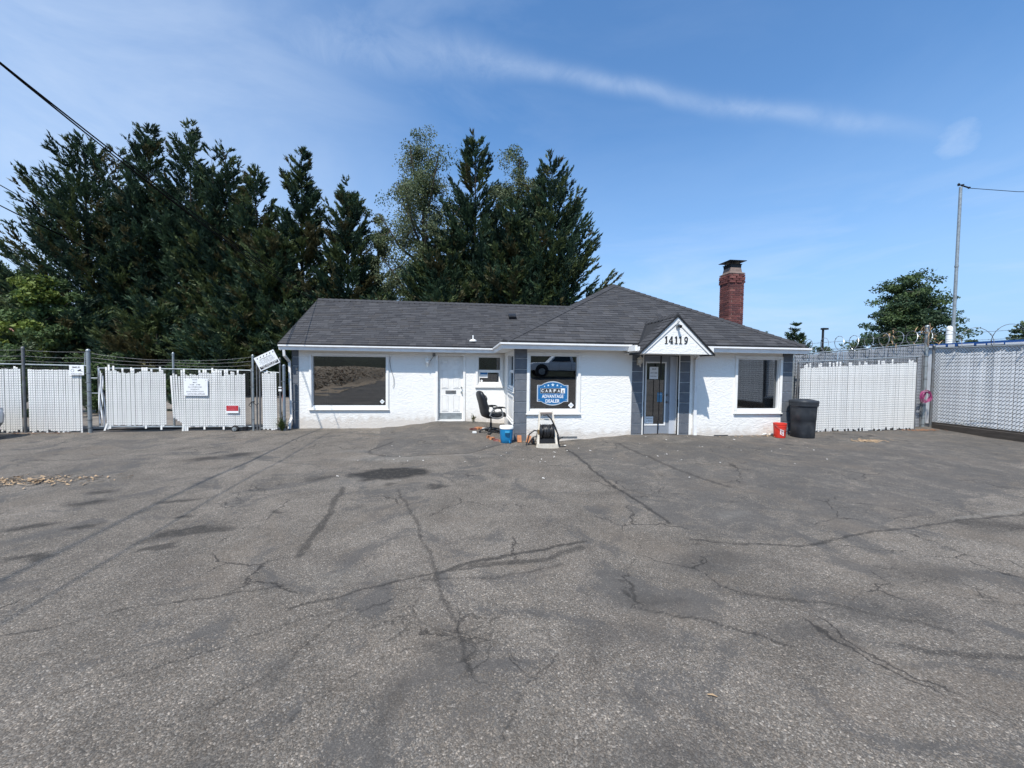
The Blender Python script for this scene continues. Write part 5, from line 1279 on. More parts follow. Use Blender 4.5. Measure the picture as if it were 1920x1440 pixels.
mb = MB(); mb.loft([superring((.05 + dx, 0, z), X, (0, 1, 0), ru, rv_) for z, ru, rv_, dx in ((.43, .20, .21, .0), (.445, .25, .245, 0), (.49, .27, .26, 0), (.535, .26, .25, .0), (.55, .20, .20, 0))]); seat = wloc(mb, 'seat', BLACKL, oc, 50)
mb = MB(); mb.loft([superring((.27, 0, .50), (0, 1, 0), (0, 0, 1), .23, .05), superring((.345, 0, .495), (0, 1, 0), (0, 0, 1), .22, .07), superring((.37, 0, .47), (0, 1, 0), (0, 0, 1), .19, .05)]); wloc(mb, 'front_roll', BLACKL, oc, 50)
mb = MB(); secs = []
for z, x_, w_, t_ in ((.44, -.16, .14, .04), (.47, -.17, .21, .065), (.56, -.19, .245, .075), (.68, -.215, .25, .075), (.82, -.245, .245, .08), (.95, -.29, .235, .08), (1.05, -.325, .215, .075), (1.12, -.345, .17, .055), (1.145, -.35, .10, .03)):
    secs.append(superring((x_, 0, z), (0, 1, 0), (1, 0, .18), w_, t_, 22, 2.8))
mb.loft(secs); wloc(mb, 'backrest', BLACKL, oc, 50)
for z, x_ in ((.70, -.145), (.93, -.205)):
    mb = MB(); mb.loft([superring((x_ - .05, 0, z), (0, 1, 0), (0, 0, 1), .17, .10, 18), superring((x_ + .0, 0, z), (0, 1, 0), (0, 0, 1), .19, .105, 18), superring((x_ + .03, 0, z), (0, 1, 0), (0, 0, 1), .15, .07, 18)]); wloc(mb, 'back_cushion', BLACKL, oc, 50)
for s_ in (-1, 1):
    mb = MB(); y_ = s_ * .275; mb.tube([(x_, y_, z_) for x_, z_ in ((-.15, .50), (-.08, .44), (.08, .415), (.20, .44), (.235, .50), (.205, .60), (.17, .685), (.05, .70), (-.06, .66), (-.115, .58))], .022, 8, closed=True); arm = wloc(mb, 'armrest', GREYP, oc, 50)
    mb = MB(); mb.loft([superring((x_, y_, .705 + dz), (0, 1, 0), (0, 0, 1), w_, h_, 14, 2.5) for x_, w_, h_, dz in ((-.06, .02, .012, -.02), (-.02, .04, .022, 0), (.12, .048, .024, .012), (.24, .045, .022, .005), (.31, .03, .012, -.012))]); wloc(mb, 'arm_pad', BLACKP, arm, 50)

# broken bricks and weeds beneath the chair
rq = random.Random(91)
for k, (u, v, s_) in enumerate(((.22, 11.2, .09), (.34, 11.3, .08), (.45, 11.35, .09), (.92, 11.2, .085), (.98, 11.0, .08), (.68, 9.95, .07), (.76, 9.75, .06), (.60, 10.1, .055), (.86, 9.62, .04))):
    a_ = rq.uniform(0, 3); mb = MB(); ca, sa = math.cos(a_), math.sin(a_); hh = .02 + .012 * rq.random()
    mb.obox((0, 0, hh), (s_ * ca, s_ * sa, rq.uniform(-.006, .006)), (-s_ * .5 * sa, s_ * .5 * ca, rq.uniform(-.004, .004)), (.005, .002, hh))
    mb.v = [tuple(np.array(q) + [rq.uniform(-.012, .012) for _ in range(3)]) for q in mb.v]
    o = mb.build('brick_piece', ORANGEB if k % 3 else BRICKM[2], label='broken orange brick piece on asphalt by the office chair', cat='brick', group='broken bricks around the chair'); o.location = (u, v, gz(u, v) - .004)
mb = MB(); mb.obox((0, 0, .03), (.07, .02, 0), (-.01, .05, 0), (0, 0, .03)); o = mb.build('foam_block', WHITEP, label='small white block lying under the office chair', cat='block'); o.location = (.56, 11.15, gz(.56, 11.15))
mb = MB(); mb.obox((0, 0, .022), (.045, .01, 0), (-.01, .035, 0), (0, 0, .022)); o = mb.build('crumpled_paper', WHITEP, label='white scrap on the ground left of the chair base', cat='litter'); o.location = (.25, 10.62, gz(.25, 10.62) + .003)
WEED = mk_leaf('weed_leaf', (.07, .095, .03)); WEED2 = mk_leaf('olive_weed_leaf', (.085, .085, .035))
def weed(u, v, h, n_, label, mat=WEED, spread=.12):
    mb = MB(); z0 = gz(u, v) - .01
    for k in range(n_):
        a_ = rq.uniform(0, 6.28); r_ = rq.uniform(.2, 1) * spread; H_ = h * rq.uniform(.4, 1); tip = np.array((u + r_ * math.cos(a_), v + r_ * math.sin(a_) * .6, z0 + H_)); b_ = np.array((u + rq.gauss(0, .02), v, z0)); mid = (b_ + tip) / 2 + np.array((0, 0, .05)); w_ = np.array((-math.sin(a_), math.cos(a_), .2)) * .012
        mb.add([b_, mid + w_, tip, mid - w_], [(0, 1, 2, 3)])
        for q in range(3):
            c_ = b_ + (tip - b_) * rq.uniform(.4, 1); d_ = np.array((rq.uniform(-1, 1), rq.uniform(-1, 1), rq.uniform(-.2, .8))) * .05; e_ = np.cross(d_, (0, 0, 1)) * .4; mb.add([c_, c_ + d_ * .5 + e_, c_ + d_, c_ + d_ * .5 - e_], [(0, 1, 2, 3)])
    return tag(mb.build('weed', mat), label, 'weed')
weed(.27, 12.5, .30, 16, 'small weed growing at the wall foot left of the chair', WEED2, .1)
weed(-5.32, 12.2, .42, 60, 'clump of weeds at the foot of the left downspout', WEED, .22); weed(-5.36, 12.38, .75, 30, 'taller pale weed behind the round-topped post', WEED2, .14)

# drinks cooler
cl = thing('drinks_cooler', 'blue drinks cooler with white lid beside the grey corner blocks', 'cooler', (1.005, 9.55, gz(1.005, 9.55)))
def W(mb, name, mats, par, smooth=None): return mb.build(name, mats, par, world=False, smooth=smooth)
mb = MB(); mb.lathe([(.125, 0), (.135, .012), (.15, .10), (.158, .20), (.162, .345)], (0, 0, 0), 32, sq=2.6); mb.lathe([(.15, .342), (.15, .352)], (0, 0, 0), 32, sq=2.6); W(mb, 'body', BLUE, cl, 40)
mb = MB(); mb.lathe([(.160, .348), (.170, .352), (.170, .395), (.160, .412), (.10, .42)], (0, 0, 0), 32, sq=2.6); W(mb, 'lid', WHITEP, cl, 40)
mb = MB(); mb.box(-.055, .055, -.182, -.14, .26, .31); W(mb, 'handle', BLUEL, cl); mb = MB(); mb.box(-.045, .06, -.168, -.14, .20, .255); mb.prism([(-.05, -.164, .2), (.06, -.164, .2), (.05, -.164, .155), (.0, -.164, .165)], (0, .02, 0)); W(mb, 'handle_recess', mk('deep_blue_plastic', (.006, .07, .16), .5), cl)
mb = MB(); mb.tube([(.06, -.15, .06), (.06, -.19, .06)], .022, 10); mb.tube([(.06, -.185, .06), (.06, -.185, .02)], .015, 8); W(mb, 'tap', BLUE, cl, 40)

# two loose bricks leaning on the corner
for k, (u, lb) in enumerate(((1.33, 'orange brick standing upright against corner blocks, next to the cooler'), (1.53, 'orange brick leaning sideways nearer the hose reel'))):
    mb = MB(); mb.box(-.05, .05, -.032, .032, 0, .19); o = mb.build('loose_brick', ORANGEB, label=lb, cat='brick', group='bricks leaning on the corner'); o.location = (u, 9.58, gz(u, 9.58) - .01); o.rotation_euler = (R(-34), R(4 if k == 0 else 16), R(3 if k == 0 else -12))

# hose reel cart
hz0 = gz(2.0, 9.3) - .02
hr_ = thing('hose_reel_cart', 'beige hose reel cart wound with black hose under the sign window', 'hose reel', (1.95, 9.3, hz0))
for s_ in (-1, 1):
    mb = MB(); rings = []
    for x_, y_, z_, w_ in ((.245, -.12, 0, .030), (.225, -.10, .12, .026), (.19, .02, .50, .022), (.165, .09, .80, .022), (.16, .11, .88, .018)): rings.append([(s_ * x_ - w_, y_ - .025, z_), (s_ * x_ + w_, y_ - .025, z_), (s_ * x_ + w_, y_ + .025, z_), (s_ * x_ - w_, y_ + .025, z_)])
    mb.loft(rings); mb.tube([(s_ * .20, .02, .45), (s_ * .22, .16, .25), (s_ * .23, .24, .1)], .018, 6); W(mb, 'side_frame', BEIGE, hr_)
mb = MB(); mb.box(-.24, .24, -.155, -.10, .005, .115); W(mb, 'foot_panel', BEIGE, hr_)
mb = MB(); mb.box(-.165, .165, .045, .07, .66, .69); mb.box(-.16, .16, .09, .115, .845, .86); W(mb, 'cross_bar', BEIGE, hr_); mb = MB(); mb.tube([(-.15, .09, .82), (.15, .09, .82)], .028, 10); W(mb, 'handle_grip', mk('brown_grip', (.22, .18, .16), .7), hr_, 40)
mb = MB(); mb.tube([(-.165, .05, .38), (-.15, .05, .38)], .19, 24); W(mb, 'reel_flange', BLACKP, hr_, 40); mb = MB(); mb.tube([(.15, .05, .38), (.165, .05, .38)], .19, 24); W(mb, 'reel_flange', BLACKP, hr_, 40)
mb = MB(); rq2 = random.Random(5)
for lay, r_ in enumerate((.12, .145, .165)):
    for i in range(9):
        x_ = -.135 + i * .033 + rq2.uniform(-.008, .008); t_ = rq2.uniform(-.05, .05)
        mb.tube([(x_ + t_ * math.cos(a_), .05 + r_ * math.cos(a_), .38 + r_ * math.sin(a_)) for a_ in np.linspace(0, 2 * math.pi, 21)[:-1]], .015, 5, closed=True)
hose = W(mb, 'hose_windings', mk('black_hose', (.022, .022, .024), .38, var=.2), hr_, 60)
mb = MB(); mb.tube([(-.09, .0, .79), (.0, -.03, .80), (.10, -.05, .70), (.20, -.06, .50), (.27, -.05, .32), (.29, -.04, .12), (.26, -.02, .05)], .018, 7)
mb.tube([(-.2, .02, .40), (-.30, .0, .42), (-.42, .0, .33), (-.47, -.02, .15), (-.52, -.05, .03), (-.45, -.1, .02), (-.35, -.05, .03)], .017, 7)
mb.tube([(-.22, .02, .28), (-.32, .03, .25), (-.40, .02, .15), (-.46, .0, .05)], .015, 7)
mb.tube([(.28, .0, .06), (.33, .05, .2), (.42, .06, .24)], .012, 6); mb.tube([(.28, -.05, .03), (.38, -.08, .03), (.45, -.02, .03)], .016, 6); W(mb, 'loose_hose', bpy.data.materials['black_hose'], hr_, 60)
for s_ in (-1, 1):
    mb = MB(); mb.tube([(s_ * .27, .18, .11), (s_ * .33, .18, .11)], .10, 18); W(mb, 'wheel', BLACKP, hr_, 40)
mb = MB(); mb.box(-.17, .17, -.07, .16, .12, .23); W(mb, 'tray', BLACKP, hr_); mb = MB(); mb.tube([(-.19, -.03, .40), (-.215, -.05, .44), (-.20, -.05, .34)], .025, 8); W(mb, 'hose_fitting', mk('brass', (.35, .25, .13), .45, .6), hr_, 40)
MB().add([(0, 0, 0), (.06, .01, 0), (.05, .05, .004), (.0, .04, 0)], [(0, 1, 2, 3)]).build('paper_scrap', WHITEP, label='white paper scrap beside the hose reel foot', cat='litter').location = (2.36, 9.2, gz(2.36, 9.2) + .03)

# slate bin with a round opening
bn = thing('rubbish_bin', 'tall dark slate plastic bin with lid at the right corner', 'bin', (8.87, 9.42, gz(8.87, 9.42)))
mb = MB(); mb.lathe([(.245, 0), (.256, .015), (.264, .32), (.267, .47), (.275, .48), (.279, .65), (.288, .85), (.292, .88)], (0, 0, 0), 40, sq=2.7); W(mb, 'body', BINP, bn, 40)
mb = MB(); mb.lathe([(.298, .85), (.315, .865), (.315, .93), (.322, .96), (.322, .985), (.305, 1.01), (.17, 1.04), (.13, 1.04), (.125, 1.01), (.09, 1.0)], (0, 0, 0), 40, sq=2.7); W(mb, 'lid', BINP, bn, 40)
bn.scale = (.94, .94, .97); mb = MB(); mb.lathe([(.122, 1.012), (.12, 1.025)], (0, 0, 0), 24); W(mb, 'lid_opening', BLACKP, bn)
# red bucket
bk = thing('bucket', 'red plastic bucket with white print beside the slate bin', 'bucket', (8.24, 9.46, gz(8.24, 9.46)))
mb = MB(); mb.lathe([(.13, 0), (.133, .01), (.147, .28), (.152, .285), (.152, .30), (.149, .302), (.150, .33), (.156, .335), (.156, .375), (.150, .378), (.142, .37), (.128, .02)], (0, 0, 0), 32, cap=False); mb.lathe([(.001, .02), (.128, .02)], (0, 0, 0), 32, cap=False); W(mb, 'body', RED, bk, 40)
mb = MB()
def curved(pts, r=.1445):
    return [((r + .0 + .014 * z_ / .28 - .0) * math.sin(x_ / r) * 1.0, -(r + .014 * z_ / .28 - .006) * math.cos(x_ / r), z_) for x_, z_ in pts]
for q in ([(-.09, .10), (-.075, .10), (-.075, .235), (-.09, .235)], [(-.02, .06), (-.005, .06), (-.005, .2), (-.02, .2)], [(-.09, .10), (-.005, .06), (-.005, .075), (-.09, .115)], [(-.09, .222), (-.02, .19), (-.02, .203), (-.09, .235)], [(-.07, .13), (-.025, .11), (-.025, .125), (-.07, .145)], [(-.07, .16), (-.025, .14), (-.025, .155), (-.07, .175)], [(-.07, .19), (-.03, .17), (-.03, .182), (-.07, .205)]): mb.add(curved(q), [(0, 1, 2, 3)])
W(mb, 'print', SIGNW, bk)
mb = MB(); mb.tube([(.158 * math.cos(a_), -.02 - .158 * math.sin(a_) * .98, .33 - .12 * math.sin(a_)) for a_ in np.linspace(0, math.pi, 16)], .004, 5); W(mb, 'handle', GALVD, bk)

# nose of a silver car parked at the left edge
pc = thing('parked_car', 'silver car parked at the left edge with only its dark bumper showing', 'car', (-13.85, 10.75, gz(-13.85, 10.75)))
def car_body(parent, L, Wd, prof_top, prof_bot, mat, zoff=0, name='body', nose=.5):
    """prof: list of (x, z) top line and bottom line; plan rounding at both ends"""
    mb = MB(); rings = []; xs = [q[0] for q in prof_top]
    for (x_, zt_), (_, zb_) in zip(prof_top, prof_bot):
        e = min(1, max(0, (L / 2 - abs(x_)) / nose)); hw = Wd / 2 * (.62 + .38 * math.sqrt(1 - (1 - e) ** 2)); zm = zb_ + (zt_ - zb_) * .55
        rings.append([(x_, -hw * .97, zb_), (x_, -hw, zm), (x_, -hw * .93, zt_ - .03), (x_, -hw * .8, zt_), (x_, hw * .8, zt_), (x_, hw * .93, zt_ - .03), (x_, hw, zm), (x_, hw * .97, zb_)])
    mb.loft(rings); return W(mb, name, mat, parent, 35)
pt = [(-2.25, .80), (-2.2, .95), (-1.6, .98), (-.9, 1.0), (0, 1.0), (.9, .98), (1.5, .92), (1.95, .84), (2.15, .76), (2.25, .68)]; pbm = [(x_, .42 if abs(x_) > 2 else .28) for x_, _ in pt]
car_body(pc, 4.5, 1.78, pt, pbm, SILVER)
mb = MB(); mb.loft([[(-1.7, -.72, .96), (-1.7, .72, .96), (1.0, .74, .96), (1.0, -.74, .96)], [(-1.1, -.58, 1.42), (-1.1, .58, 1.42), (.25, .58, 1.43), (.25, -.58, 1.43)]]); W(mb, 'cabin', CARGL, pc, 30)
mb = MB(); rings = []
for z_, gx in ((.17, .10), (.22, .02), (.40, .0), (.55, .02), (.62, .10)):
    rings.append([(2.30 - gx - .55 * (abs(t_) ** 4), t_ * (.90 - gx * .3), z_) for t_ in np.linspace(-1, 1, 21)] + [(1.45, .86 - gx * .3, z_), (1.45, -.86 + gx * .3, z_)])
mb.loft(rings); W(mb, 'bumper', mk('dark_bumper_plastic', (.035, .037, .04), .55), pc, 40)
for s_ in (-1, 1):
    mb = MB(); mb.loft([superring((2.02 - k * .05, s_ * (.70 + k * .03), .72), (0, 1, 0), (0, 0, 1), .16 - k * .02, .07, 12) for k in range(3)][::-1]); W(mb, 'headlight', mk('headlight_glass', (.5, .52, .54), .1) if s_ < 0 else bpy.data.materials['headlight_glass'], pc, 40)
for x_ in (-1.35, 1.38):
    for s_ in (-1, 1):
        mb = MB(); mb.tube([(x_, s_ * .70, .31), (x_, s_ * .88, .31)], .20, 18); w_ = W(mb, 'wheel', GALV, pc, 40); t_ = MB(); tyre(t_, (x_, s_ * .79, .31), .25, .07); W(t_, 'tyre', RUBBER, w_, 60)

# litter: bark flakes, straw and a twig
def litter(name, cu, cv, ru, rv_, n_, mat, label, ln=(.02, .09), seed=3):
    rr = random.Random(seed); mb = MB()
    for k in range(n_):
        u = cu + rr.gauss(0, ru); v = cv + rr.gauss(0, rv_); a_ = rr.uniform(0, 3.14); L_ = rr.uniform(*ln); w_ = rr.uniform(.004, .012); z_ = gz(u, v) + .012 + rr.uniform(0, .012); ca, sa = math.cos(a_), math.sin(a_)
        mb.add([(u - ca * L_ - sa * w_, v - sa * L_ + ca * w_, z_), (u - ca * L_ + sa * w_, v - sa * L_ - ca * w_, z_ + .004), (u + ca * L_ + sa * w_, v + sa * L_ - ca * w_, z_ + rr.uniform(0, .02)), (u + ca * L_ - sa * w_, v + sa * L_ + ca * w_, z_ + .004)], [(0, 1, 2, 3)])
    return tag(mb.build(name, mat), label, None, None, 'stuff')
litter('straw_litter', -6.9, 6.98, .55, .15, 360, STRAW, 'scatter of dry straw on the asphalt at left', (.015, .05)); litter('bark_litter', 10.15, 8.8, .22, .09, 130, STRAW, 'small scatter of orange bark flakes before the white gate', (.015, .045), 6)
litter('leaf_litter', 8.0, 9.62, .5, .08, 60, STRAW, 'dry leaf crumbs along the wall foot at right', (.01, .03), 8); litter('leaf_litter', 13.4, 10.1, .35, .08, 110, mk('brown_leaf', (.22, .11, .06), .9), 'brown leaves drifted against the gate corner at right', (.015, .04), 9)
litter('pale_grit', 3, 8.2, 3.2, .9, 70, CONC, 'pale grit specks strewn on the asphalt near the building', (.006, .025), 12); litter('gate_litter', -11.6, 12.05, .6, .06, 90, bpy.data.materials['brown_leaf'], 'dry brown leaves along the foot of the left fence', (.015, .04), 14)
mb = MB(); mb.tube([(1.355, 1.995, gz(1.36, 2) + .012), (1.38, 1.985, gz(1.38, 2) + .016), (1.40, 1.973, gz(1.4, 1.97) + .012)], [.003, .005, .002], 6); tag(mb.build('wood_chip', STRAW), 'single orange wood chip lying on the near asphalt', 'wood chip')

# ------------------------------------------------------------------ power cables
def cable(pts_fn, y0, y1, r, label, twin=False):
    mb = MB(); ys = np.linspace(y0, y1, 60); P = [pts_fn(y_) for y_ in ys]; mb.tube(P, r, 6)
    if twin: mb.tube([(q[0] + .03 + .015 * math.sin(i * .4), q[1], q[2] + .03 * math.cos(i * .4)) for i, q in enumerate(P)], r, 6)
    return tag(mb.build('power_cable', mk('cable_sheath', (.006, .006, .006), .95, spec=.1) if 'cable_sheath' not in bpy.data.materials else bpy.data.materials['cable_sheath'], smooth=60), label, 'cable')
cable(lambda y_: (-6.1 + (y_ - 6.09) * .03, y_, 4.06 + .0079 * (y_ - 20) ** 2), -14, 34, .010, 'twin black cable sloping down to the left trees', True)
cable(lambda y_: (-5.29 - (y_ - 5.28) * .012, y_, 4.22 + .0069 * (y_ - 16.4) ** 2), -14, 34, .010, 'single black cable running beside the twin cable')
cable(lambda y_: (-21.15 - (y_ - 20.94) * .345, y_, 9.78 + (y_ - 20.94) * .005), 12, 36, .02, 'upper thin cable entering the left trees at the frame edge')
cable(lambda y_: (-21.14 - (y_ - 20.9) * .35, y_, 8.85 + (y_ - 20.9) * .008), 12, 36, .022, 'lower thick cable entering the left trees at the frame edge', True)

# ------------------------------------------------------------------ trees
LF = {k: mk_leaf('foliage_' + k, c) for k, c in (('deep', (.027, .052, .033)), ('mid', (.050, .086, .045)), ('olive', (.082, .108, .040)), ('brown', (.085, .080, .036)), ('fresh', (.075, .115, .042)), ('lime', (.15, .195, .04)), ('broad', (.088, .118, .055)), ('broad_pale', (.135, .160, .085)), ('bush', (.085, .13, .045)))}
def norm(a): return a / (np.linalg.norm(a, axis=-1, keepdims=True) + 1e-9)
def tube_np(P, r): return None

def conifer(label, x, y, H, Rr, seed, nbr=330, nbl=44000, mix=(5, 4, 1, 1), rise=.45, group=None, z0=-.3, prof=.82, size=1.0, keys=('deep', 'mid', 'olive', 'brown'), lowcut=.02, second=None):
    nbl = int(nbl * 2.4); nbr = int(nbr * 1.2)
    g = np.random.default_rng(seed); root = thing('conifer_tree', label, 'tree', (x, y, z0), 0, group)
    leaders = [(0, 0, 1.0)] + ([second] if second else [])
    mb = MB()
    for lx, ly, hf in leaders: mb.tube([(x, y, z0), (x + lx * .5, y + ly * .5, z0 + H * .4), (x + lx, y + ly, z0 + H * hf * .93)], [.26, .13, .012], 7)
    B0 = []; D = []; Ln = []; Mi = []
    bump = g.uniform(.75, 1.25, 40)
    for i in range(nbr):
        lx, ly, hf = leaders[i % len(leaders)] if g.random() < .6 else leaders[0]
        f = lowcut + (1 - lowcut) * (1 - (1 - g.random()) ** .75); f = min(f, .995)
        az = g.uniform(0, 2 * np.pi); r = Rr * (1 - f) ** prof * bump[int(f * 20) + 20 * (az > np.pi) - (1 if f >= 1 else 0)] * g.uniform(.72, 1.12) + .18 * size
        z = f * H * hf * .985; el = rise + .35 * f + g.uniform(-.15, .15); t = min(1, z / (H * .4)) * .5 + max(0, (z - H * .4) / (H * .6)) * .5
        B0.append((x + lx * t, y + ly * t, z0 + z - r * math.tan(el) * .5)); D.append((math.cos(az) * math.cos(el), math.sin(az) * math.cos(el), math.sin(el))); Ln.append(r / math.cos(el))
        w = np.array(mix, float) * np.array((1, 1, 1 + (1 - f), 1.6 - f)); Mi.append(g.choice(4, p=w / w.sum()))
        if i % 3 == 0: q = np.array(B0[-1]); mb.tube([q, q + np.array(D[-1]) * Ln[-1] * .8], [.03 * size, .008], 4)
    mb.build('trunk', BARKD, root)
    B0, D, Ln, Mi = map(np.array, (B0, D, Ln, Mi))
    # fronds: side sprays along every branch, each a row of short blades
    nsp = nbr * 15; pw = (Ln + .5) ** .95; sb = g.choice(nbr, nsp, p=pw / pw.sum()); s = g.uniform(.10, 1, nsp) ** .7; L = Ln[sb]; d = D[sb]
    up3 = np.array([0, 0, 1.]); side = norm(np.cross(d, up3)); upv = np.cross(side, d)
    org = B0[sb] + d * (s * L)[:, None] + up3 * (s * s * L * .16)[:, None]
    lat = g.choice([-1., 1.], (nsp, 1)) * g.uniform(.05, .75, (nsp, 1)); fl = ((.30 * (1 - s) + .07) * np.minimum(L, 3.2) * g.uniform(.6, 1.25, nsp) + .34 * size)
    fd = norm(d * 1.0 + side * lat * 1.1 + up3 * g.uniform(.0, .6, (nsp, 1)) + g.normal(0, .14, (nsp, 3)))
    fn = norm(np.cross(fd, upv + g.normal(0, .3, (nsp, 3))))
    pf = fl / fl.sum(); fi = g.choice(nsp, nbl, p=pf); u_ = g.uniform(0, 1, (nbl, 1)); sd_ = g.choice([-1., 1.], (nbl, 1))
    ln = g.uniform(.18, .36, (nbl, 1)) * size * (1.15 - .4 * u_)
    base = org[fi] + fd[fi] * u_ * fl[fi][:, None] - up3 * (u_ ** 2) * (.10 * fl[fi])[:, None] + g.normal(0, .025, (nbl, 3)) * size
    bd = norm(fd[fi] * 1.0 + fn[fi] * sd_ * g.uniform(.1, .65, (nbl, 1)) + g.normal(0, .16, (nbl, 3)))
    wd = norm(np.cross(bd, g.normal(0, 1, (nbl, 3)))) * g.uniform(.032, .060, (nbl, 1)) * size
    bi = sb[fi]
    V = np.stack([base - wd, base + wd, base + bd * ln], 1).reshape(-1, 3)
    V[:, 2] = np.maximum(V[:, 2], z0)
    raw_mesh('crown', V, np.arange(3 * nbl).reshape(-1, 3), [LF[k] for k in keys], Mi[bi], parent=root)
    return root

def broadleaf(label, x, y, H, Rr, seed, nlimb=9, nleaf=26000, keys=('broad', 'broad_pale'), group=None, z0=-.3, base=.35, leaf=.20, name='broadleaf_tree', flat=1.0, clumps=8, narrow=.75, clump_r=1.0):
    g = np.random.default_rng(seed); root = thing(name, label, 'tree', (x, y, z0), 0, group); mb = MB(); tips = []
    mb.tube([(x, y, z0), (x + .1, y, z0 + H * base), (x + g.uniform(-.3, .3), y, z0 + H * .8)], [.017 * H, .012 * H, .002 * H], 8)
    for i in range(nlimb):
        f = base * .8 + (1 - base * .8) * (i + g.random()) / nlimb * .95; az = i * 2.4 + g.uniform(-.4, .4); r = Rr * max(.25, math.sin(math.pi * min(1, (f - base * .5) / (1.08 - base * .5)) ** narrow)) * g.uniform(.75, 1.05)
        p0 = np.array((x, y, z0 + H * f * .75)); p1 = np.array((x + r * math.cos(az), y + r * math.sin(az), z0 + H * f)); pm = (p0 + p1) / 2 + np.array((0, 0, -.03 * H))
        mb.tube([p0, pm, p1], [.006 * H, .004 * H, .001 * H], 6)
        for k in range(clumps):
            t = g.uniform(.2, .96); q = p0 * (1 - t) ** 2 + pm * 2 * t * (1 - t) + p1 * t * t; q = q + g.normal(0, .135 * Rr, 3) * (1, 1, .8 * flat); tips.append(q)
            if k % 2 == 0: mb.tube([p0 * (1 - t) ** 2 + pm * 2 * t * (1 - t) + p1 * t * t, q], [.002 * H, .0008 * H], 4)
    for k in range(int(clumps * 1.5)): tips.append(np.array((x + g.normal(0, .14 * Rr), y + g.normal(0, .14 * Rr), z0 + H * g.uniform(.78, 1.0))))
    mb.build('trunk', BARK, root); tips = np.array(tips)
    ci = g.integers(0, len(tips), nleaf); cr = (g.uniform(.5, 1.1, len(tips)) * clump_r * Rr * .22)[ci][:, None]
    base_ = tips[ci] + norm(g.normal(0, 1, (nleaf, 3))) * cr * g.random((nleaf, 1)) ** .45 * np.array([1, 1, .75 * flat])
    a = norm(g.normal(0, 1, (nleaf, 3)) + np.array([0, 0, -.25])); b = norm(np.cross(a, g.normal(0, 1, (nleaf, 3)))); sz = g.uniform(.6, 1.2, (nleaf, 1)) * leaf
    V = np.stack([base_ - a * sz * .5, base_ + b * sz * .28, base_ + a * sz * .5, base_ - b * sz * .28], 1).reshape(-1, 3); V[:, 2] = np.maximum(V[:, 2], z0)
    raw_mesh('crown', V, np.arange(4 * nleaf).reshape(-1, 4), [LF[k] for k in keys], g.integers(0, len(keys), len(tips))[ci], parent=root)
    return root

G1 = 'tall conifers behind the left fence'; G2 = 'conifers behind the building'
conifer('broad dark conifer with twin tops at far left', -27.0, 32.0, 18.3, 6.4, 101, 520, 62000, group=G1, rise=.50, second=(1.9, .4, .985), prof=.90)
conifer('tall pointed conifer, tallest of the left row', -22.6, 31.6, 19.3, 4.0, 102, 360, 44000, group=G1, rise=.5)
conifer('dense conifer just right of the tallest one', -19.6, 31.2, 19.2, 4.1, 103, 360, 44000, group=G1, rise=.5, second=(-1.3, .5, .93))
conifer('dark conifer with forked leaning top in the left row', -17.1, 30.9, 18.1, 3.5, 104, 320, 38000, group=G1, rise=.5, second=(-.9, 0, .985), mix=(5, 4, 2, 1))
conifer('lower rounded conifer between forked one and the open one', -14.9, 30.5, 16.0, 3.6, 105, 300, 38000, group=G1, rise=.5, mix=(4, 3, 3, 3))
conifer('open branched conifer standing clear against the sky', -11.7, 30.2, 17.4, 3.3, 106, 260, 32000, group=G1, rise=.42, mix=(4, 4, 3, 2), prof=.8)
conifer('short conifer left of the airy broadleaf tree', -8.4, 29.7, 15.3, 3.5, 107, 300, 38000, group=G1, rise=.48, mix=(4, 4, 3, 2))
conifer('brownish low conifer filling behind the left roof end', -12.9, 28.5, 11.0, 3.6, 108, 280, 32000, group=G1, rise=.4, mix=(3, 3, 4, 2), prof=.7)
conifer('tallest dark conifer behind the building ridge', .6, 28.9, 18.8, 4.5, 111, 400, 52000, group=G2, rise=.5, mix=(6, 4, 2, .5), prof=.82)
conifer('dark conifer with long swept branches at right of the clump', 6.0, 28.2, 17.3, 5.9, 112, 420, 54000, group=G2, rise=.5, mix=(5, 4, 2, 1), prof=.86)
conifer('low brown tinged conifer in front of the building clump', -1.7, 27.6, 10.2, 3.8, 113, 300, 34000, group=G2, rise=.4, mix=(3, 2, 3, 3), prof=.65)
conifer('low dark conifer filling the middle of the clump', 3.2, 27.4, 13.2, 3.8, 114, 320, 40000, group=G2, rise=.45, mix=(6, 3, 2, 2), prof=.65)
broadleaf('airy tall broadleaf tree with visible limbs behind the building', -3.2, 29.6, 19.2, 3.9, 121, 22, 52000, base=.3, leaf=.155, narrow=.75, clumps=13, clump_r=1.15)
broadleaf('pale topped broadleaf tree between two dark conifers', 3.7, 29.4, 17.9, 3.1, 122, 16, 40000, base=.4, leaf=.155, clumps=11, clump_r=1.15)
broadleaf('thin broadleaf sapling left of the airy tree', -6.6, 30.8, 13.6, 2.6, 123, 12, 18000, base=.3, leaf=.17, clumps=6)
broadleaf('lime green broadleaf tree at the lower left edge', -24.9, 26.2, 7.0, 2.9, 124, 10, 20000, keys=('lime', 'fresh', 'bush'), base=.15, leaf=.24, clumps=9)
broadleaf('dim leafy tree beyond the lime green one', -35.5, 35, 9.5, 3.4, 125, 9, 14000, keys=('fresh', 'broad'), base=.2, leaf=.26)
for k, (x, y, h, r) in enumerate(((-15.6, 15.8, 2.55, 1.5), (-13.4, 16.4, 2.3, 1.5), (-11.3, 17.5, 2.1, 1.4))):
    broadleaf(('tall bramble bush behind the far left fence', 'bramble bush behind the fence post at left', 'dark bramble bush behind the camera sign')[k], x, y, h, r, 130 + k, 8, 9000, keys=('bush', 'fresh', 'broad') if k < 2 else ('fresh', 'deep'), base=.1, leaf=.11, name='bramble_bush', clumps=9, group='brambles behind the left fence')
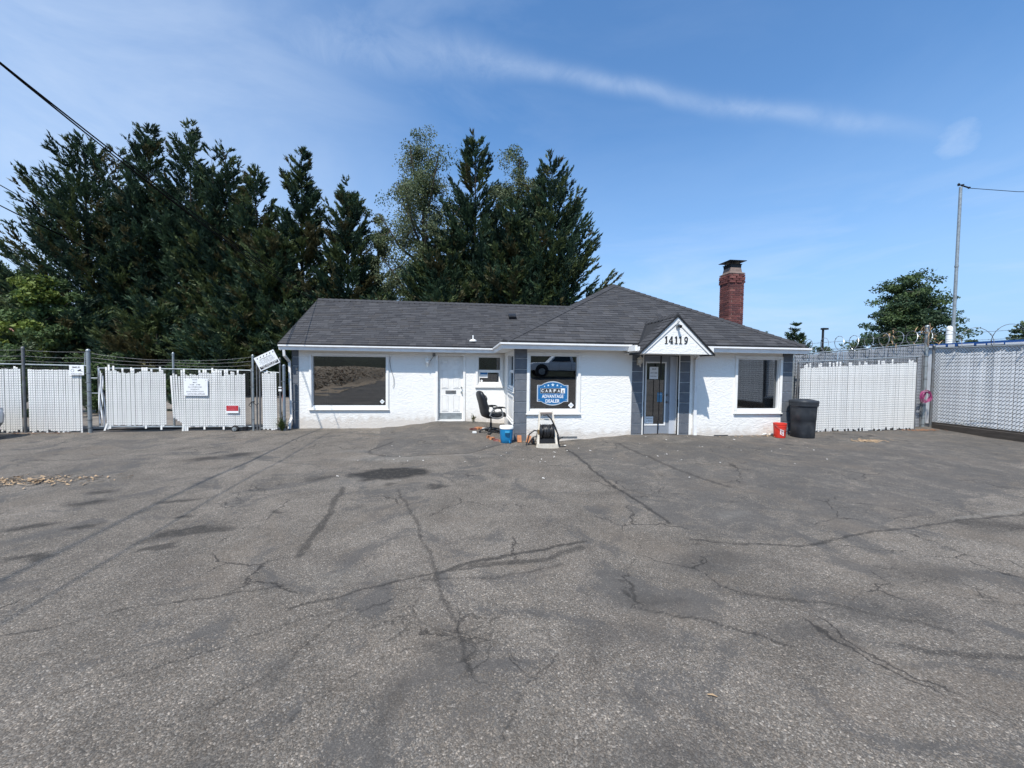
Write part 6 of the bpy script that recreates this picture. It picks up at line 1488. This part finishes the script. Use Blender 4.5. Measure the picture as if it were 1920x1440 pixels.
for k, (x, y, h, r) in enumerate(((-24, 27.5, 4.5, 3.2), (-19, 27, 4.2, 3.2), (-14.5, 26.6, 4.0, 3.0), (-10, 26.4, 4.4, 2.8), (-5.5, 26.5, 5.0, 2.8))):
    conifer('shaded undergrowth conifer below the left row, %s' % ('farthest left', 'left of centre', 'in the centre', 'right of centre', 'nearest the building')[k], x, y, h + 1.5, r, 140 + k, 160, 15000, group='undergrowth below the conifers', rise=.35, mix=(4, 3, 3, 2), prof=.55)
# right side
broadleaf('broad layered tree beside the tall pole', 36.6, 29.0, 10.3, 3.5, 151, 38, 52000, keys=('mid', 'fresh', 'mid'), base=.12, leaf=.23, flat=.62, clumps=13, narrow=.55, clump_r=1.15)
conifer('small open conifer above the right eave', 26.6, 29.3, 6.1, 1.7, 152, 170, 11000, rise=.12, mix=(3, 5, 1, 0), prof=1.0, size=.7)
conifer('tiny pointed tree seen over the roof hip', 24.3, 29.6, 5.25, .55, 153, 50, 3000, rise=.5, size=.5)
broadleaf('dark tree at the right edge behind blue container', 46.0, 27.0, 6.6, 2.8, 154, 14, 16000, keys=('mid', 'broad'), base=.2, leaf=.26, flat=.7, clumps=9)
for k, (x, y, h, r) in enumerate(((29.3, 29.5, 4.0, 1.7), (31.3, 28.2, 4.6, 1.8), (39.2, 26.6, 4.6, 1.3), (41.6, 26.0, 4.3, 1.2))):
    broadleaf(('round bush under the layered tree, left', 'round bush under the layered tree, right', 'light shrub right of the tall pole', 'small shrub under the razor loops')[k], x, y, h, r, 160 + k, 16, 9000, keys=('mid', 'broad') if k < 2 else ('bush', 'fresh'), base=.02, narrow=.45, leaf=.18, name='shrub', clumps=7)
# far house at the left edge
hs = thing('far_house', 'house with reddish roof half hidden at the left edge', 'house', (-44, 42, -.3))
mb = MB(); mb.box(-50, -39.2, 40, 47, -.3, 3.3); mb.build('wall', WOODH, hs); mb = MB(); mb.prism([(-50.5, 39.5, 3.3), (-38.6, 39.5, 3.3), (-40.8, 43.5, 5.2), (-48.5, 43.5, 5.2)], (0, 0, .12)); mb.prism([(-50.5, 47.5, 3.3), (-48.5, 43.5, 5.2), (-40.8, 43.5, 5.2), (-38.6, 47.5, 3.3)], (0, 0, .12)); mb.prism([(-38.6, 39.5, 3.3), (-38.6, 47.5, 3.3), (-40.8, 43.5, 5.2)], (0, 0, .12)); mb.build('roof', ROOFR, hs)

# ------------------------------------------------------------------ across the street, behind the viewer: what the windows mirror
mb = MB(); rb2 = random.Random(7); xs = np.linspace(-34, -8.5, 50); ys = np.linspace(-.5, -44, 60)
def bank(u, v):
    e = -10.0 + .5 * math.sin(v * .35) - .02 * (v + 3); k = min(1, max(0, (e - u) / 2.6)); fade = min(1, max(0, (-.5 - v) / 3))
    return gz(u, v) - .05 + (1.25 + .3 * math.sin(v * .22)) * k * (2 - k) * fade
V_ = [(a, b, bank(a, b) + rb2.uniform(0, .10)) for b in ys for a in xs]; F_ = [(j * 50 + i, j * 50 + i + 1, (j + 1) * 50 + i + 1, (j + 1) * 50 + i) for j in range(59) for i in range(49)]
mb.add(V_, [f[::-1] for f in F_]); mb.build('bark_bank', BARKCHIP, kind='structure', label='bank of bark chips beside the drive across the street')
mb = MB()
for k in range(7000):
    a, b = -9.9 - abs(rb2.gauss(0, 2.6)), -1 - abs(rb2.gauss(0, 12)); z_ = bank(a, b)
    if z_ < gz(a, b) + .02: continue
    q = np.array((a, b, z_ + .07)); d_ = np.array((rb2.uniform(-1, 1), rb2.uniform(-1, 1), rb2.uniform(-.4, .5))) * .09; w_ = np.cross(d_, (rb2.uniform(-1, 1), .3, 1)) * .5
    mb.add([q - d_ - w_, q - d_ + w_, q + d_ + w_, q + d_ - w_], [(0, 1, 2, 3)], rb2.choice((0, 0, 1, 2)))
tag(mb.build('bark_chips', [BARKCHIP, mk('pale_bark_chip', (.56, .47, .35), .95, var=.3), mk('dark_bark_chip', (.12, .075, .045), .95, var=.3)]), 'loose bark chips covering the bank across the street', None, None, 'stuff')
mb = MB(); xs = np.linspace(-120, 120, 60); ys = np.linspace(-38, -75, 10); V_ = [(a, b, -.3 + (1 - math.exp(-(-38 - b) / 10)) * (9 + 2 * math.sin(a * .11)) + rb2.uniform(-.4, .4) * (b < -38)) for b in ys for a in xs]
mb.add(V_, [(j * 60 + i, (j + 1) * 60 + i, (j + 1) * 60 + i + 1, j * 60 + i + 1) for j in range(9) for i in range(59)]); mb.build('hillside', HILL, kind='structure', label='dark wooded slope across the street', smooth=60)
tk = thing('pickup_truck', 'white pickup truck parked across the street, mirrored in the window', 'truck', (7.9, -12.2, gz(7.9, -12.2)), R(180))
pt = [(-2.9, .92), (-2.85, 1.12), (-1.2, 1.14), (-.5, 1.15), (.9, 1.15), (1.2, 1.14), (2.5, 1.10), (2.8, 1.0), (2.9, .8)]; car_body(tk, 5.8, 1.98, pt, [(x_, .50) for x_, _ in pt], WHITEC, nose=.35)
mb = MB(); mb.loft([[(-.75, -.9, 1.12), (-.75, .9, 1.12), (1.3, .9, 1.12), (1.3, -.9, 1.12)], [(-.6, -.74, 1.86), (-.6, .74, 1.86), (.55, .74, 1.86), (.55, -.74, 1.86)]]); W(mb, 'cabin', WHITEC, tk, 30)
mb = MB(); mb.prism([(-.5, -.93, 1.2), (1.05, -.93, 1.2), (.55, -.80, 1.78), (-.45, -.80, 1.78)], (0, .03, 0)); mb.prism([(-.5, .93, 1.2), (1.05, .93, 1.2), (.55, .80, 1.78), (-.45, .80, 1.78)], (0, -.03, 0)); W(mb, 'side_window', CARGL, tk)
for x_ in (-1.75, 1.85):
    for s_ in (-1, 1):
        a_ = MB(); a_.tube([(x_, s_ * .80, .46), (x_, s_ * 1.0, .46)], .52, 24); W(a_, 'wheel_arch', BLACKP, tk, 40)
        mb = MB(); mb.tube([(x_, s_ * .84, .39), (x_, s_ * 1.03, .39)], .25, 18); w_ = W(mb, 'wheel', GALV, tk, 40); t_ = MB(); tyre(t_, (x_, s_ * .95, .39), .30, .09); W(t_, 'tyre', RUBBER, w_, 60)
mb = MB(); mb.box(-.6, 1.2, -1.02, -.96, .42, .50); mb.box(-.6, 1.2, .96, 1.02, .42, .50); W(mb, 'side_step', BLACKP, tk)
mb = MB()
for s_ in (-1, 1):
    for x_ in (-.55, .45, 1.25): mb.box(x_ - .006, x_ + .006, s_ * .992 - .004, s_ * .992 + .004, .55, 1.12)
W(mb, 'door_seam', BLACKP, tk)
